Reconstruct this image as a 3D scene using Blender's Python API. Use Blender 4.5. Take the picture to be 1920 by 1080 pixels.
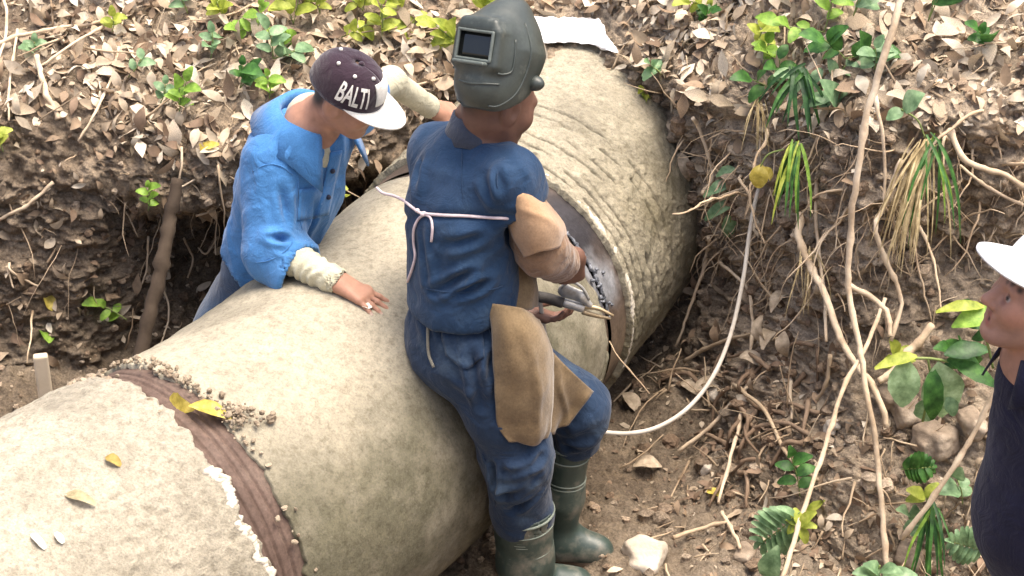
import bpy, bmesh, math, random
import numpy as np
from mathutils import Matrix, Vector
from mathutils.bvhtree import BVHTree

for o in list(bpy.data.objects):
    bpy.data.objects.remove(o, do_unlink=True)
SC = bpy.context.scene
COL = SC.collection
R_ = math.radians

# ---------------------------------------------------------------- camera
PITCH = R_(32.1); FPX = 4030.0; DIST = FPX / 680.0
FW = np.array([0, math.cos(PITCH), -math.sin(PITCH)])
UP = np.array([0, math.sin(PITCH), math.cos(PITCH)])
RT = np.array([1.0, 0, 0])
CAM = np.array([0, 0, .95]) - DIST * FW
cd = bpy.data.cameras.new('camera')
cam = bpy.data.objects.new('camera', cd); COL.objects.link(cam)
cam.location = CAM; cam.rotation_euler = (math.pi / 2 - PITCH, 0, 0)
cd.sensor_width = 36; cd.lens = FPX / 1920 * 36; cd.clip_start = .05; cd.clip_end = 400
SC.camera = cam
# ---------------------------------------------------------------- sky, sun, exposure
SUN_EL = R_(76); SUN_AZ = R_(85)      # azimuth from +Y towards +X
w = bpy.data.worlds.new('World'); SC.world = w; w.use_nodes = True
nt = w.node_tree; bg = nt.nodes['Background']
sky = nt.nodes.new('ShaderNodeTexSky'); sky.sky_type = 'NISHITA'; sky.sun_disc = False
sky.sun_elevation = SUN_EL; sky.sun_rotation = SUN_AZ; sky.air_density = .8; sky.dust_density = 7.0; sky.ozone_density = 0.3
nt.links.new(sky.outputs[0], bg.inputs[0]); bg.inputs[1].default_value = .15
ld = bpy.data.lights.new('sun', 'SUN'); sun = bpy.data.objects.new('sun', ld); COL.objects.link(sun)
ld.energy = 1.25; ld.angle = R_(38); ld.color = (1.0, .93, .80)
sd = Vector((math.sin(SUN_AZ) * math.cos(SUN_EL), math.cos(SUN_AZ) * math.cos(SUN_EL), math.sin(SUN_EL)))
sun.rotation_euler = sd.to_track_quat('Z', 'Y').to_euler()
SC.view_settings.view_transform = 'Standard'; SC.view_settings.look = 'None'
SC.view_settings.exposure = 1.42; SC.view_settings.gamma = 1.0; SC.view_settings.use_curve_mapping = False

# ---------------------------------------------------------------- layout helpers: a picture position plus a plane gives a place
def ray(u, v): return FW + (u - 960) / FPX * RT + (540 - v) / FPX * UP
def Zp(u, v, z): r = ray(u, v); return CAM + r * (z - CAM[2]) / r[2]
def Yp(u, v, y): r = ray(u, v); return CAM + r * (y - CAM[1]) / r[1]
def A(*t): return np.array(t, float)
def nrm(v): v = np.asarray(v, float); return v / (np.linalg.norm(v) + 1e-12)

# ---------------------------------------------------------------- noise
def _hash(i, j, k, s):
    n = (i * 374761393 + j * 668265263 + k * 1440662683 + s * 974634777) & 0xffffffff
    n = ((n ^ (n >> 13)) * 1274126177) & 0xffffffff
    n = ((n ^ (n >> 16)) * 2246822519) & 0xffffffff
    return ((n ^ (n >> 15)) & 0xffffff) / float(0xffffff)
def vnoise(P, sc=1.0, seed=0):
    Q = np.asarray(P, float) * sc; I = np.floor(Q).astype(np.int64); F = Q - I; F = F * F * F * (F * (F * 6 - 15) + 10)
    out = 0
    for a in (0, 1):
        wa = F[..., 0] if a else 1 - F[..., 0]
        for b in (0, 1):
            wb = F[..., 1] if b else 1 - F[..., 1]
            for c in (0, 1):
                wc = F[..., 2] if c else 1 - F[..., 2]
                out = out + wa * wb * wc * _hash(I[..., 0] + a, I[..., 1] + b, I[..., 2] + c, seed)
    return out * 2 - 1
def fbm(P, sc=1.0, oct=4, seed=0, g=.5):
    s = 0; a = 1; t = 0
    for o in range(oct):
        s = s + a * vnoise(P, sc, seed + o * 17); t += a; a *= g; sc *= 2.03
    return s / t
def sstep(a, b, x): t = np.clip((x - a) / (b - a), 0, 1); return t * t * (3 - 2 * t)

# ---------------------------------------------------------------- scene helpers
def tag(o, label=None, cat=None, group=None, kind=None):
    if label: o['label'] = label
    if cat: o['category'] = cat
    if group: o['group'] = group
    if kind: o['kind'] = kind
    return o
def empty(name, loc, label, cat, group=None):
    o = bpy.data.objects.new(name, None); COL.objects.link(o); o.location = loc; o.empty_display_size = .1
    return tag(o, label, cat, group)
def mdata(name, V, F, mat, smooth=True, cols=None):
    me = bpy.data.meshes.new(name)
    V = np.asarray(V, float)
    if isinstance(F, np.ndarray):
        n, k = F.shape
        me.vertices.add(len(V)); me.vertices.foreach_set('co', V.ravel())
        me.loops.add(n * k); me.loops.foreach_set('vertex_index', F.ravel().astype(np.int32))
        me.polygons.add(n); me.polygons.foreach_set('loop_start', np.arange(0, n * k, k, dtype=np.int32))
        me.update(calc_edges=True); me.validate()
    else:
        me.from_pydata([tuple(v) for v in V], [], [tuple(f) for f in F])
    if mat: me.materials.append(mat)
    if smooth: me.polygons.foreach_set('use_smooth', np.ones(len(me.polygons), bool))
    if cols is not None:
        at = me.color_attributes.new('tint', 'FLOAT_COLOR', 'POINT')
        c = np.ones((len(V), 4)); c[:, :3] = cols; at.data.foreach_set('color', c.ravel())
    return me
def link(name, me, parent=None):
    o = bpy.data.objects.new(name, me); COL.objects.link(o)
    if parent is not None:
        o.parent = parent
        o.matrix_parent_inverse = wm(parent).inverted()
    return o
def wm(o):
    m = o.matrix_basis.copy()
    if o.parent is not None: m = wm(o.parent) @ o.matrix_parent_inverse @ m
    return m
def obj(name, V, F, mat, parent=None, smooth=True, cols=None):
    return link(name, mdata(name, V, F, mat, smooth, cols), parent)
def local(name, V, F, mat, loc, smooth=True, cols=None):     # a top-level mesh with its origin where it stands
    V = np.asarray(V, float); o = link(name, mdata(name, V - np.asarray(loc), F, mat, smooth, cols)); o.location = loc; return o
def normals(V, F):
    T = V[F]; n = np.cross(T[:, 2] - T[:, 0], T[:, 3] - T[:, 1]) if F.shape[1] == 4 else np.cross(T[:, 1] - T[:, 0], T[:, 2] - T[:, 0])
    N = np.zeros_like(V)
    for k in range(F.shape[1]): np.add.at(N, F[:, k], n)
    return N / (np.linalg.norm(N, axis=1, keepdims=True) + 1e-12)
def gridF(nu, nv, wrapv=False):
    i = np.arange(nu - 1)[:, None]; j = np.arange(nv if wrapv else nv - 1)[None]
    a = i * nv + j; b = i * nv + (j + 1) % nv; c = (i + 1) * nv + (j + 1) % nv; d = (i + 1) * nv + j
    return np.stack([a, b, c, d], -1).reshape(-1, 4)
def join(parts):
    V = []; F = []; n = 0
    for v, f in parts:
        V.append(np.asarray(v, float)); F.append(np.asarray(f) + n); n += len(v)
    return np.concatenate(V), np.concatenate(F)
def spline(P, n):
    P = np.asarray(P, float); m = len(P)
    if m == 2: t = np.linspace(0, 1, n)[:, None]; return P[0] * (1 - t) + P[1] * t
    Q = np.concatenate([[2 * P[0] - P[1]], P, [2 * P[-1] - P[-2]]]); t = np.linspace(0, m - 1 - 1e-9, n); i = t.astype(int); f = (t - i)[:, None]
    a, b, c, d = Q[i], Q[i + 1], Q[i + 2], Q[i + 3]
    return .5 * (2 * b + (c - a) * f + (2 * a - 5 * b + 4 * c - d) * f ** 2 + (3 * b - a - 3 * c + d) * f ** 3)
def tube(P, r, k=8, closed=False, jit=0.0, seed=0):
    P = np.asarray(P, float); n = len(P); r = np.broadcast_to(np.asarray(r, float), (n,))
    T = np.gradient(P, axis=0) if not closed else np.roll(P, -1, 0) - np.roll(P, 1, 0)
    T /= np.linalg.norm(T, axis=1, keepdims=True) + 1e-12
    ref = A(0, 0, 1) if abs(T[0, 2]) < .9 else A(1, 0, 0); S = np.zeros_like(P); s = nrm(np.cross(T[0], ref))
    for i in range(n):
        s = s - T[i] * (s @ T[i]); s = nrm(s); S[i] = s
    B = np.cross(T, S); a = np.linspace(0, 2 * np.pi, k, endpoint=False)
    rr = r[:, None]
    if jit: rr = rr * (1 + jit * (np.random.default_rng(seed).random((n, k)) - .5))
    V = P[:, None] + rr[..., None] * (np.cos(a)[None, :, None] * S[:, None] + np.sin(a)[None, :, None] * B[:, None])
    V = V.reshape(-1, 3); F = gridF(n, k, True)
    if closed:
        F = np.concatenate([F, np.stack([(n - 1) * k + np.arange(k), (n - 1) * k + (np.arange(k) + 1) % k, (np.arange(k) + 1) % k, np.arange(k)], -1)])
    else:
        V = np.concatenate([V, P[:1], P[-1:]]); j = np.arange(k)
        F = np.concatenate([F, np.stack([(j + 1) % k, j, np.full(k, n * k), np.full(k, n * k)], -1), np.stack([(n - 1) * k + j, (n - 1) * k + (j + 1) % k, np.full(k, n * k + 1), np.full(k, n * k + 1)], -1)])
    return V, F
def fixF(F): return [tuple(dict.fromkeys(f)) for f in F.tolist()]
def tobj(name, P, r, mat, parent=None, k=8, closed=False, jit=0., seed=0):
    V, F = tube(P, r, k, closed, jit, seed); return obj(name, V, fixF(F), mat, parent)
def tthing(name, P, r, mat, label, cat, group=None, k=7, jit=.25, seed=0):
    V, F = tube(P, r, k, False, jit, seed); o = local(name, V, fixF(F), mat, np.asarray(P)[-1]); return tag(o, label, cat, group)
def sheet(grid, th):       # a grid of points (nu,nv,3) to a closed thin sheet
    G = np.asarray(grid, float); nu, nv = G.shape[:2]; V = G.reshape(-1, 3); F = gridF(nu, nv); N = normals(V, F)
    V2 = np.concatenate([V + N * th / 2, V - N * th / 2]); m = nu * nv
    ring = list(range(nv)) + [i * nv + nv - 1 for i in range(1, nu)] + [(nu - 1) * nv + j for j in range(nv - 2, -1, -1)] + [i * nv for i in range(nu - 2, 0, -1)]
    ring = np.array(ring); r2 = np.roll(ring, -1)
    return V2, np.concatenate([F, (F + m)[:, ::-1], np.stack([r2, ring, ring + m, r2 + m], -1)])
def cgrid(rows, nu, nv):   # smooth surface through rows of control points
    R0 = np.array([spline(r, nv) for r in rows]); return np.stack([spline(R0[:, j], nu) for j in range(nv)], 1)

# ---------------------------------------------------------------- distance-field modelling (smooth unions meshed by surface nets)
def rc(a, b, ra, rb=None, n=None, k=1.0, op='u', s=.02):
    return dict(t='c', a=np.asarray(a, float), b=np.asarray(b, float), ra=ra, rb=ra if rb is None else rb, n=None if n is None else nrm(n), k=k, op=op, s=s)
def el(c, r, M=None, op='u', s=.02): return dict(t='e', c=np.asarray(c, float), r=np.asarray(r, float), M=np.eye(3) if M is None else M, op=op, s=s)
def bxp(c, h, M=None, rd=.005, op='u', s=.006): return dict(t='b', c=np.asarray(c, float), h=np.asarray(h, float), M=np.eye(3) if M is None else M, rd=rd, op=op, s=s)
def pl(c, n, op='i', s=.003): return dict(t='p', c=np.asarray(c, float), n=nrm(n), op=op, s=s)
def pd(p, X):
    if p['t'] == 'c':
        d = p['b'] - p['a']; L = d @ d; W = X - p['a']; t = np.clip((W @ d) / max(L, 1e-9), 0, 1); W = W - t[:, None] * d
        if p['n'] is not None: W = W + ((p['k'] - 1) * (W @ p['n']))[:, None] * p['n']
        return np.sqrt((W * W).sum(1)) - (p['ra'] + (p['rb'] - p['ra']) * t)
    if p['t'] == 'e':
        W = (X - p['c']) @ p['M']; q = W / p['r']; k0 = np.sqrt((q * q).sum(1)); k1 = np.sqrt(((q / p['r']) ** 2).sum(1)); return k0 * (k0 - 1) / (k1 + 1e-9)
    if p['t'] == 'b':
        W = np.abs((X - p['c']) @ p['M']) - p['h'] + p['rd']; return np.sqrt((np.maximum(W, 0) ** 2).sum(1)) + np.minimum(W.max(1), 0) - p['rd']
    return (X - p['c']) @ p['n']
def smin(a, b, k): h = np.maximum(k - np.abs(a - b), 0) / k; return np.minimum(a, b) - h * h * k * .25
def sdf(prims, X, cen=None, rad=None):
    d = np.full(len(X), 9.0)
    for p in prims:
        if cen is not None and p['t'] != 'p':
            if pd(p, cen)[0] > rad + .07 + (0 if p['n'] is None else .05) if p['t'] == 'c' else pd(p, cen)[0] > rad * 1.6 + .08: continue
        q = pd(p, X)
        if p['op'] == 'u': d = smin(d, q, p['s'])
        elif p['op'] == 's': d = -smin(-d, q, p['s'])
        else: d = -smin(-d, -q, p['s'])
    return d
def pbound(p):
    if p['op'] != 'u': return None
    if p['t'] == 'c': r = max(p['ra'], p['rb']); return np.minimum(p['a'], p['b']) - r, np.maximum(p['a'], p['b']) + r
    if p['t'] == 'e': r = p['r'].max(); return p['c'] - r, p['c'] + r
    r = np.linalg.norm(p['h']); return p['c'] - r, p['c'] + r
def nets(prims, h, extra=None):
    bs = [pbound(p) for p in prims]; bs = [b for b in bs if b]
    lo = np.min([b[0] for b in bs], 0) - 3 * h; hi = np.max([b[1] for b in bs], 0) + 3 * h
    B = 8; nb = np.ceil((hi - lo) / (h * B)).astype(int) + 1; N = nb * B
    G = np.ones(N, np.float32)
    bi = np.stack(np.meshgrid(*[np.arange(k) for k in nb], indexing='ij'), -1).reshape(-1, 3)
    cc = lo + (bi * B + (B - 1) / 2) * h; dc = sdf(prims, cc); hr = B * h * .87
    act = np.abs(dc) < hr * 1.9 + .012
    G8 = G.reshape(nb[0], B, nb[1], B, nb[2], B).transpose(0, 2, 4, 1, 3, 5)
    G8[tuple(bi[dc < 0].T)] = -1
    off = np.stack(np.meshgrid(*[np.arange(B)] * 3, indexing='ij'), -1).reshape(-1, 3) * h
    ai = bi[act]; key = (ai // 3); order = np.lexsort((key[:, 2], key[:, 1], key[:, 0])); ai = ai[order]; key = key[order]
    br = np.nonzero(np.any(np.diff(key, axis=0) != 0, axis=1))[0] + 1
    for g in np.split(ai, br):
        if not len(g): continue
        X = ((lo + g * B * h)[:, None] + off[None]).reshape(-1, 3); cen = (X.min(0) + X.max(0))[None] / 2; rad = np.linalg.norm(X.max(0) - X.min(0)) / 2
        d = sdf(prims, X, cen, rad)
        if extra is not None: d = extra(X, d)
        G8[tuple(g.T)] = d.reshape(len(g), B, B, B)
    G = np.ascontiguousarray(G8.transpose(0, 3, 1, 4, 2, 5)).reshape(N)
    s = (G < 0).astype(np.int8); n0, n1, n2 = N - 1; c = 0
    for a in (0, 1):
        for b in (0, 1):
            for e in (0, 1): c = c + s[a:a + n0, b:b + n1, e:e + n2]
    cells = np.argwhere((c > 0) & (c < 8)); idm = np.full((n0, n1, n2), -1, np.int32); idm[tuple(cells.T)] = np.arange(len(cells))
    acc = np.zeros((len(cells), 3)); cnt = np.zeros(len(cells))
    cor = np.array([[a, b, e] for a in (0, 1) for b in (0, 1) for e in (0, 1)])
    val = [G[tuple((cells + k).T)].astype(float) for k in cor]
    for i in range(8):
        for j in range(i + 1, 8):
            if np.abs(cor[i] - cor[j]).sum() == 1:
                m = (val[i] < 0) != (val[j] < 0); t = val[i][m] / (val[i][m] - val[j][m])
                acc[m] += cor[i] + t[:, None] * (cor[j] - cor[i]); cnt[m] += 1
    V = lo + (cells + acc / cnt[:, None]) * h
    Fs = []
    for ax in range(3):
        o1, o2 = [(1, 2), (2, 0), (0, 1)][ax]
        sl = [slice(None)] * 3; sl[ax] = slice(0, -1); s0 = s[tuple(sl)]; sl[ax] = slice(1, None); s1 = s[tuple(sl)]
        e = np.argwhere(s0 != s1); e = e[(e[:, o1] > 0) & (e[:, o2] > 0)]
        e = e[(e[:, o1] < N[o1] - 1) & (e[:, o2] < N[o2] - 1)]
        flip = s0[tuple(e.T)] == 1
        d1 = np.zeros(3, int); d1[o1] = 1; d2 = np.zeros(3, int); d2[o2] = 1
        q = np.stack([idm[tuple((e - d1 - d2).T)], idm[tuple((e - d2).T)], idm[tuple(e.T)], idm[tuple((e - d1).T)]], -1)
        q[~flip] = q[~flip][:, ::-1]; Fs.append(q)
    F = np.concatenate(Fs); F = F[(F >= 0).all(1)]
    c0 = V.mean(0); T = V[F] - c0
    if (np.cross(T[:, 0], T[:, 1]) * T[:, 2]).sum() < 0: F = F[:, ::-1].copy()
    return V, F
def relax(V, F, it=1, lam=.5):
    E = np.concatenate([F[:, [0, 1]], F[:, [1, 2]], F[:, [2, 3]], F[:, [3, 0]]]); n = len(V)
    deg = np.bincount(E.ravel(), minlength=n)[:, None]
    for _ in range(it):
        S = np.zeros_like(V)
        for k in range(3):
            S[:, k] = np.bincount(E[:, 0], V[E[:, 1], k], n) + np.bincount(E[:, 1], V[E[:, 0], k], n)
        V = V + lam * (S / deg - V)
    return V

# ---------------------------------------------------------------- materials
def ramp(nt, fac, cols, pos=None):
    n = nt.nodes.new('ShaderNodeValToRGB'); e = n.color_ramp.elements; k = len(cols)
    pos = pos or [i / (k - 1) for i in range(k)]
    while len(e) < k: e.new(.5)
    for i in range(k): e[i].position = pos[i]; e[i].color = (*cols[i], 1)
    nt.links.new(fac, n.inputs[0]); return n.outputs[0]
def noise(nt, vec, sc, det=6, rough=.55, dist=0):
    n = nt.nodes.new('ShaderNodeTexNoise'); n.inputs['Scale'].default_value = sc; n.inputs['Detail'].default_value = det; n.inputs['Roughness'].default_value = rough; n.inputs['Distortion'].default_value = dist
    nt.links.new(vec, n.inputs['Vector']); return n.outputs[0]
def mixc(nt, fac, a, b, mode='MIX'):
    n = nt.nodes.new('ShaderNodeMix'); n.data_type = 'RGBA'; n.blend_type = mode
    for s, x in ((n.inputs[0], fac), (n.inputs[6], a), (n.inputs[7], b)):
        if isinstance(x, (int, float)): s.default_value = x
        elif isinstance(x, tuple): s.default_value = (*x, 1)
        else: nt.links.new(x, s)
    return n.outputs[2]
def mval(nt, op, a, b=0.0):
    n = nt.nodes.new('ShaderNodeMath'); n.operation = op
    for s, x in ((n.inputs[0], a), (n.inputs[1], b)):
        if isinstance(x, (int, float)): s.default_value = x
        else: nt.links.new(x, s)
    return n.outputs[0]
def newmat(name):
    m = bpy.data.materials.new(name); m.use_nodes = True; nt = m.node_tree; b = nt.nodes['Principled BSDF']; tc = nt.nodes.new('ShaderNodeTexCoord')
    return m, nt, b, tc.outputs['Object']
def bump(nt, b, h, st, dist=.01, prev=None):
    n = nt.nodes.new('ShaderNodeBump'); n.inputs['Strength'].default_value = st; n.inputs['Distance'].default_value = dist; nt.links.new(h, n.inputs['Height'])
    if prev is not None: nt.links.new(prev, n.inputs['Normal'])
    nt.links.new(n.outputs[0], b.inputs['Normal']); return n.outputs[0]
def stdmat(name, cols, sc=8, rough=.8, bsc=60, bst=.3, bd=.004, spec=.3, metal=0., fine=None, tint=None, sheen=0., rand=None, pos=None, dirt=None, wr=False):
    m, nt, b, P = newmat(name)
    n1 = noise(nt, P, sc, 6, .6)
    c = ramp(nt, n1, cols, pos or [.3 + .4 * i / (len(cols) - 1) for i in range(len(cols))])
    if tint:
        at = nt.nodes.new('ShaderNodeAttribute'); at.attribute_name = 'tint'; c = mixc(nt, 1.0, at.outputs[0], ramp(nt, n1, [(1 - tint,) * 3, (1 + 0 * tint,) * 3], [.3, .7]), 'MULTIPLY')
    if rand:
        oi = nt.nodes.new('ShaderNodeObjectInfo'); rr = ramp(nt, oi.outputs['Random'], rand); c = mixc(nt, 1.0, rr, ramp(nt, n1, [(.6,) * 3, (1,) * 3], [.3, .7]), 'MULTIPLY')
    if dirt: c = mixc(nt, mval(nt, 'MULTIPLY', ramp(nt, noise(nt, P, dirt[1], 5, .65), [(0,) * 3, (1,) * 3], [dirt[2], dirt[2] + .15]), dirt[3]), c, dirt[0])
    if fine: c = mixc(nt, fine[1], c, ramp(nt, noise(nt, P, fine[0], 3, .7), [(.25,) * 3, (1.5,) * 3], [.3, .7]), 'MULTIPLY')
    nt.links.new(c, b.inputs['Base Color']); b.inputs['Roughness'].default_value = rough; b.inputs['Specular IOR Level'].default_value = spec; b.inputs['Metallic'].default_value = metal
    if sheen: b.inputs['Sheen Weight'].default_value = sheen
    pv_ = bump(nt, b, noise(nt, P, 16, 3, .55, 1.6), .55, .012) if wr else None
    if bst: bump(nt, b, noise(nt, P, bsc, 6, .65), bst, bd, pv_)
    return m
# ================================================================ ground: one lofted sheet, profile (y,z) at stations along x
ST = [
 (-30., [(-40, 6), (-20, 4), (-8, 3), (-2, 2.2), (0, 2.0), (.6, 2.0), (.9, 2.05), (1.1, 2.1), (1.4, 2.2), (2, 2.4), (6, 4), (60, 14)]),
 (-3.2, [(-40, 6), (-8, 3), (-4.5, 2.5), (-2.6, 1.2), (-.6, .3), (.7, .35), (.95, .5), (1.1, .66), (1.2, .84), (1.5, 1.02), (3.6, 1.9), (60, 14)]),
 (-1.9, [(-40, 6), (-8, 3), (-5, 2.4), (-2.8, .2), (-.4, -.08), (.95, .03), (1.06, .22), (1.13, .45), (1.19, .68), (1.30, .84), (3.4, 1.8), (60, 14)]),
 (-1.45, [(-40, 6), (-8, 3), (-5, 2.4), (-2.8, .1), (-.3, -.12), (1.0, .0), (1.09, .2), (1.15, .44), (1.18, .66), (1.28, .82), (3.4, 1.8), (60, 14)]),
 (-1.05, [(-40, 6), (-8, 3), (-5, 2.4), (-2.8, .08), (-.2, -.15), (1.34, -.08), (1.62, .14), (1.62, .40), (1.13, .56), (1.17, .76), (3.4, 1.75), (60, 14)]),
 (-.78, [(-40, 6), (-8, 3), (-5, 2.4), (-2.8, .05), (0, -.17), (1.62, -.2), (1.78, .12), (1.72, .40), (1.10, .60), (1.14, .78), (3.4, 1.72), (60, 14)]),
 (-.45, [(-40, 6), (-8, 3), (-5, 2.4), (-2.8, .04), (0, -.18), (1.95, -.2), (2.0, .12), (1.8, .42), (1.34, .63), (1.36, .80), (3.4, 1.7), (60, 14)]),
 (-.12, [(-40, 6), (-8, 3), (-5, 2.4), (-2.8, .03), (-.2, -.10), (1.9, -.2), (1.98, .15), (1.85, .48), (1.58, .72), (1.55, .86), (3.4, 1.68), (60, 14)]),
 (.28, [(-40, 6), (-8, 3), (-5, 2.4), (-2.8, .03), (-.1, .0), (1.55, -.05), (1.66, .2), (1.70, .5), (1.62, .76), (1.58, .91), (3.4, 1.68), (60, 14)]),
 (.50, [(-40, 6), (-8, 3), (-5, 2.4), (-2.8, .04), (.05, .0), (1.10, .02), (1.34, .2), (1.36, .5), (1.30, .76), (1.30, .96), (3.4, 1.74), (60, 14)]),
 (.66, [(-40, 6), (-8, 3), (-5, 2.4), (-2.8, .05), (.2, .02), (.92, .05), (1.18, .25), (1.16, .5), (1.10, .78), (1.10, .97), (3.3, 1.8), (60, 14)]),
 (.84, [(-40, 6), (-8, 3), (-5, 2.4), (-2.8, .06), (.02, .06), (.50, .33), (.74, .47), (.80, .66), (.78, .88), (.82, 1.06), (3.2, 1.9), (60, 14)]),
 (1.02, [(-40, 6), (-8, 3), (-5, 2.4), (-2.8, .08), (-.18, .03), (.22, .34), (.44, .54), (.48, .74), (.49, .98), (.58, 1.18), (3.2, 2.1), (60, 14)]),
 (1.4, [(-40, 6), (-8, 3), (-5, 2.4), (-2.8, .10), (-.24, .03), (.08, .42), (.36, .62), (.45, .82), (.44, 1.04), (.50, 1.24), (3.2, 2.2), (60, 14)]),
 (1.9, [(-40, 6), (-8, 3), (-5, 2.4), (-2.8, .4), (-.5, .2), (-.1, .50), (.25, .72), (.40, .94), (.42, 1.14), (.50, 1.34), (3.2, 2.3), (60, 14)]),
 (4.0, [(-40, 6), (-8, 3), (-5, 2.5), (-2.8, 1.8), (-1, 1.2), (-.4, 1.2), (0, 1.3), (.2, 1.4), (.4, 1.5), (.7, 1.65), (3.2, 2.5), (60, 14)]),
 (30., [(-40, 6), (-20, 4), (-8, 3), (-2, 2.5), (0, 2.4), (.6, 2.4), (.9, 2.4), (1.1, 2.45), (1.4, 2.5), (2, 2.6), (6, 4), (60, 14)])]
sx = np.array([s[0] for s in ST]); SK = np.array([s[1] for s in ST], float)
XS = np.concatenate([np.linspace(-30, -3.4, 14), np.linspace(-3.2, -1.75, 50), np.linspace(-1.74, 1.74, 330), np.linspace(1.76, 4, 60), np.linspace(4.5, 30, 13)])
seg = [4, 6, 12, 40, 90, 46, 46, 46, 40, 130, 40]
tt = np.concatenate([i + np.linspace(0, 1, k, endpoint=False) for i, k in enumerate(seg)] + [[11.0]])
tt[sum(seg[:9]):sum(seg[:10])] = 9 + np.linspace(0, 1, seg[9], endpoint=False) ** 1.5
tt[sum(seg[:4]):sum(seg[:5])] = 4 + np.linspace(0, 1, seg[4], endpoint=False)
def soft(i): return i
KX = np.zeros((len(XS), 12, 2))
for k in range(12):
    for c in range(2):
        lin = np.interp(XS, sx, SK[:, k, c]); KX[:, k, c] = lin
for _ in range(14):       # round the stations off in the dense part
    m = (XS > -1.74) & (XS < 1.74); i0, i1 = np.nonzero(m)[0][[0, -1]]
    KX[i0:i1] = (KX[i0 - 1:i1 - 1] + 2 * KX[i0:i1] + KX[i0 + 1:i1 + 1]) / 4
TG = np.zeros((len(XS), len(tt), 3)); TG[..., 0] = XS[:, None]
for i in range(len(XS)):
    f = tt - np.floor(np.minimum(tt, 10.999)); j = np.floor(np.minimum(tt, 10.999)).astype(int)
    TG[i, :, 1:] = KX[i, j] * (1 - f[:, None]) + KX[i, j + 1] * f[:, None]
j0, j1 = sum(seg[:4]), sum(seg[:10])
for _ in range(6): TG[:, j0:j1, 1:] = (TG[:, j0 - 1:j1 - 1, 1:] + 2 * TG[:, j0:j1, 1:] + TG[:, j0 + 1:j1 + 1, 1:]) / 4
TV = TG.reshape(-1, 3); TF = gridF(len(XS), len(tt))
TN = normals(TV, TF)
if TN[:, 2].mean() < 0: TF = TF[:, ::-1].copy(); TN = -TN
near = (np.abs(TV[:, 0]) < 3) & (TV[:, 1] > -3) & (TV[:, 1] < 4)
big = fbm(TV, 2.3, 3, 5) * .07
rightw = sstep(.3, .9, TV[:, 0])
lump = np.maximum(fbm(TV, 9, 4, 11, .6), -.3) * .06 + (1 - np.abs(fbm(TV, 14, 4, 31, .6))) ** 3 * .035
fine = fbm(TV, 34, 3, 3, .7) * .026
streak = fbm(TV * A(1, 1, .25), 26, 3, 77) * .014 * rightw
wallm = sstep(.75, .35, TN[:, 2])
d = np.where(near, big + lump * (.55 + .6 * wallm) + fine + streak * wallm, big * 2)
TV = TV + TN * d[:, None]
TNd = normals(TV, TF)
# colour of the soil itself: dark damp clay on the left, paler and drier on the right bank, grey-brown floor
dk = A(.18, .138, .098); md = A(.305, .243, .176); lt = A(.44, .36, .27)
mixv = np.clip(.35 + .55 * fbm(TV, 5, 4, 91) + .34 * rightw, 0, 1)[:, None]
tc_ = np.where(mixv < .5, dk + (md - dk) * mixv * 2, md + (lt - md) * (mixv - .5) * 2)
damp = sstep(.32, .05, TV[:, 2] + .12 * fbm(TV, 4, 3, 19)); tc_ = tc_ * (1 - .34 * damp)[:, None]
sand = sstep(.55, .2, np.abs(TV[:, 0] - .22)) * sstep(1.45, 1.65, TV[:, 1]) * (TV[:, 1] < 6); tc_ = tc_ + (A(.42, .34, .25) - tc_) * (sand * np.clip(.75 + .5 * fbm(TV, 6, 3, 17), 0, 1))[:, None]
def soil_material():
    m, nt, b, P = newmat('soil')
    at = nt.nodes.new('ShaderNodeAttribute'); at.attribute_name = 'tint'
    n = noise(nt, P, 22, 8, .68); n2 = noise(nt, P, 120, 4, .7)
    c = mixc(nt, 1.0, at.outputs[0], ramp(nt, n, [(.58, .54, .51), (1, 1, 1), (1.45, 1.4, 1.3)], [.3, .5, .72]), 'MULTIPLY')
    c = mixc(nt, .7, c, ramp(nt, n2, [(.5,) * 3, (1.4,) * 3], [.35, .65]), 'MULTIPLY')
    nt.links.new(c, b.inputs['Base Color']); b.inputs['Roughness'].default_value = .95; b.inputs['Specular IOR Level'].default_value = .15
    bp = bump(nt, b, noise(nt, P, 45, 8, .7), .9, .02); bump(nt, b, n2, .5, .006, bp); return m
SOIL = soil_material()
ground = obj('ground', TV, TF, SOIL, None, True, tc_); tag(ground, 'bare brown earth of the trench, its walls and the banks', 'ground', kind='structure')
GBVH = BVHTree.FromPolygons([Vector(v) for v in TV], [tuple(f) for f in TF.tolist()])
def hit(u, v, bv=None):            # the place on the ground seen at a picture position
    r = nrm(ray(u, v)); h = (bv or GBVH).ray_cast(Vector(CAM), Vector(r)); return (None, None) if h[0] is None else (np.array(h[0]), np.array(h[1]))
def gp(u, v, off=0.0):
    p, n = hit(u, v)
    if p is None: p, n = Yp(u, v, 1.0), A(0, 0, 1)
    if n @ (CAM - p) < 0: n = -n
    return p + n * off
def drop(p):
    h = GBVH.ray_cast(Vector((p[0], p[1], 3)), Vector((0, 0, -1))); return np.array(h[0]) if h[0] else A(p[0], p[1], 0)

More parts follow.
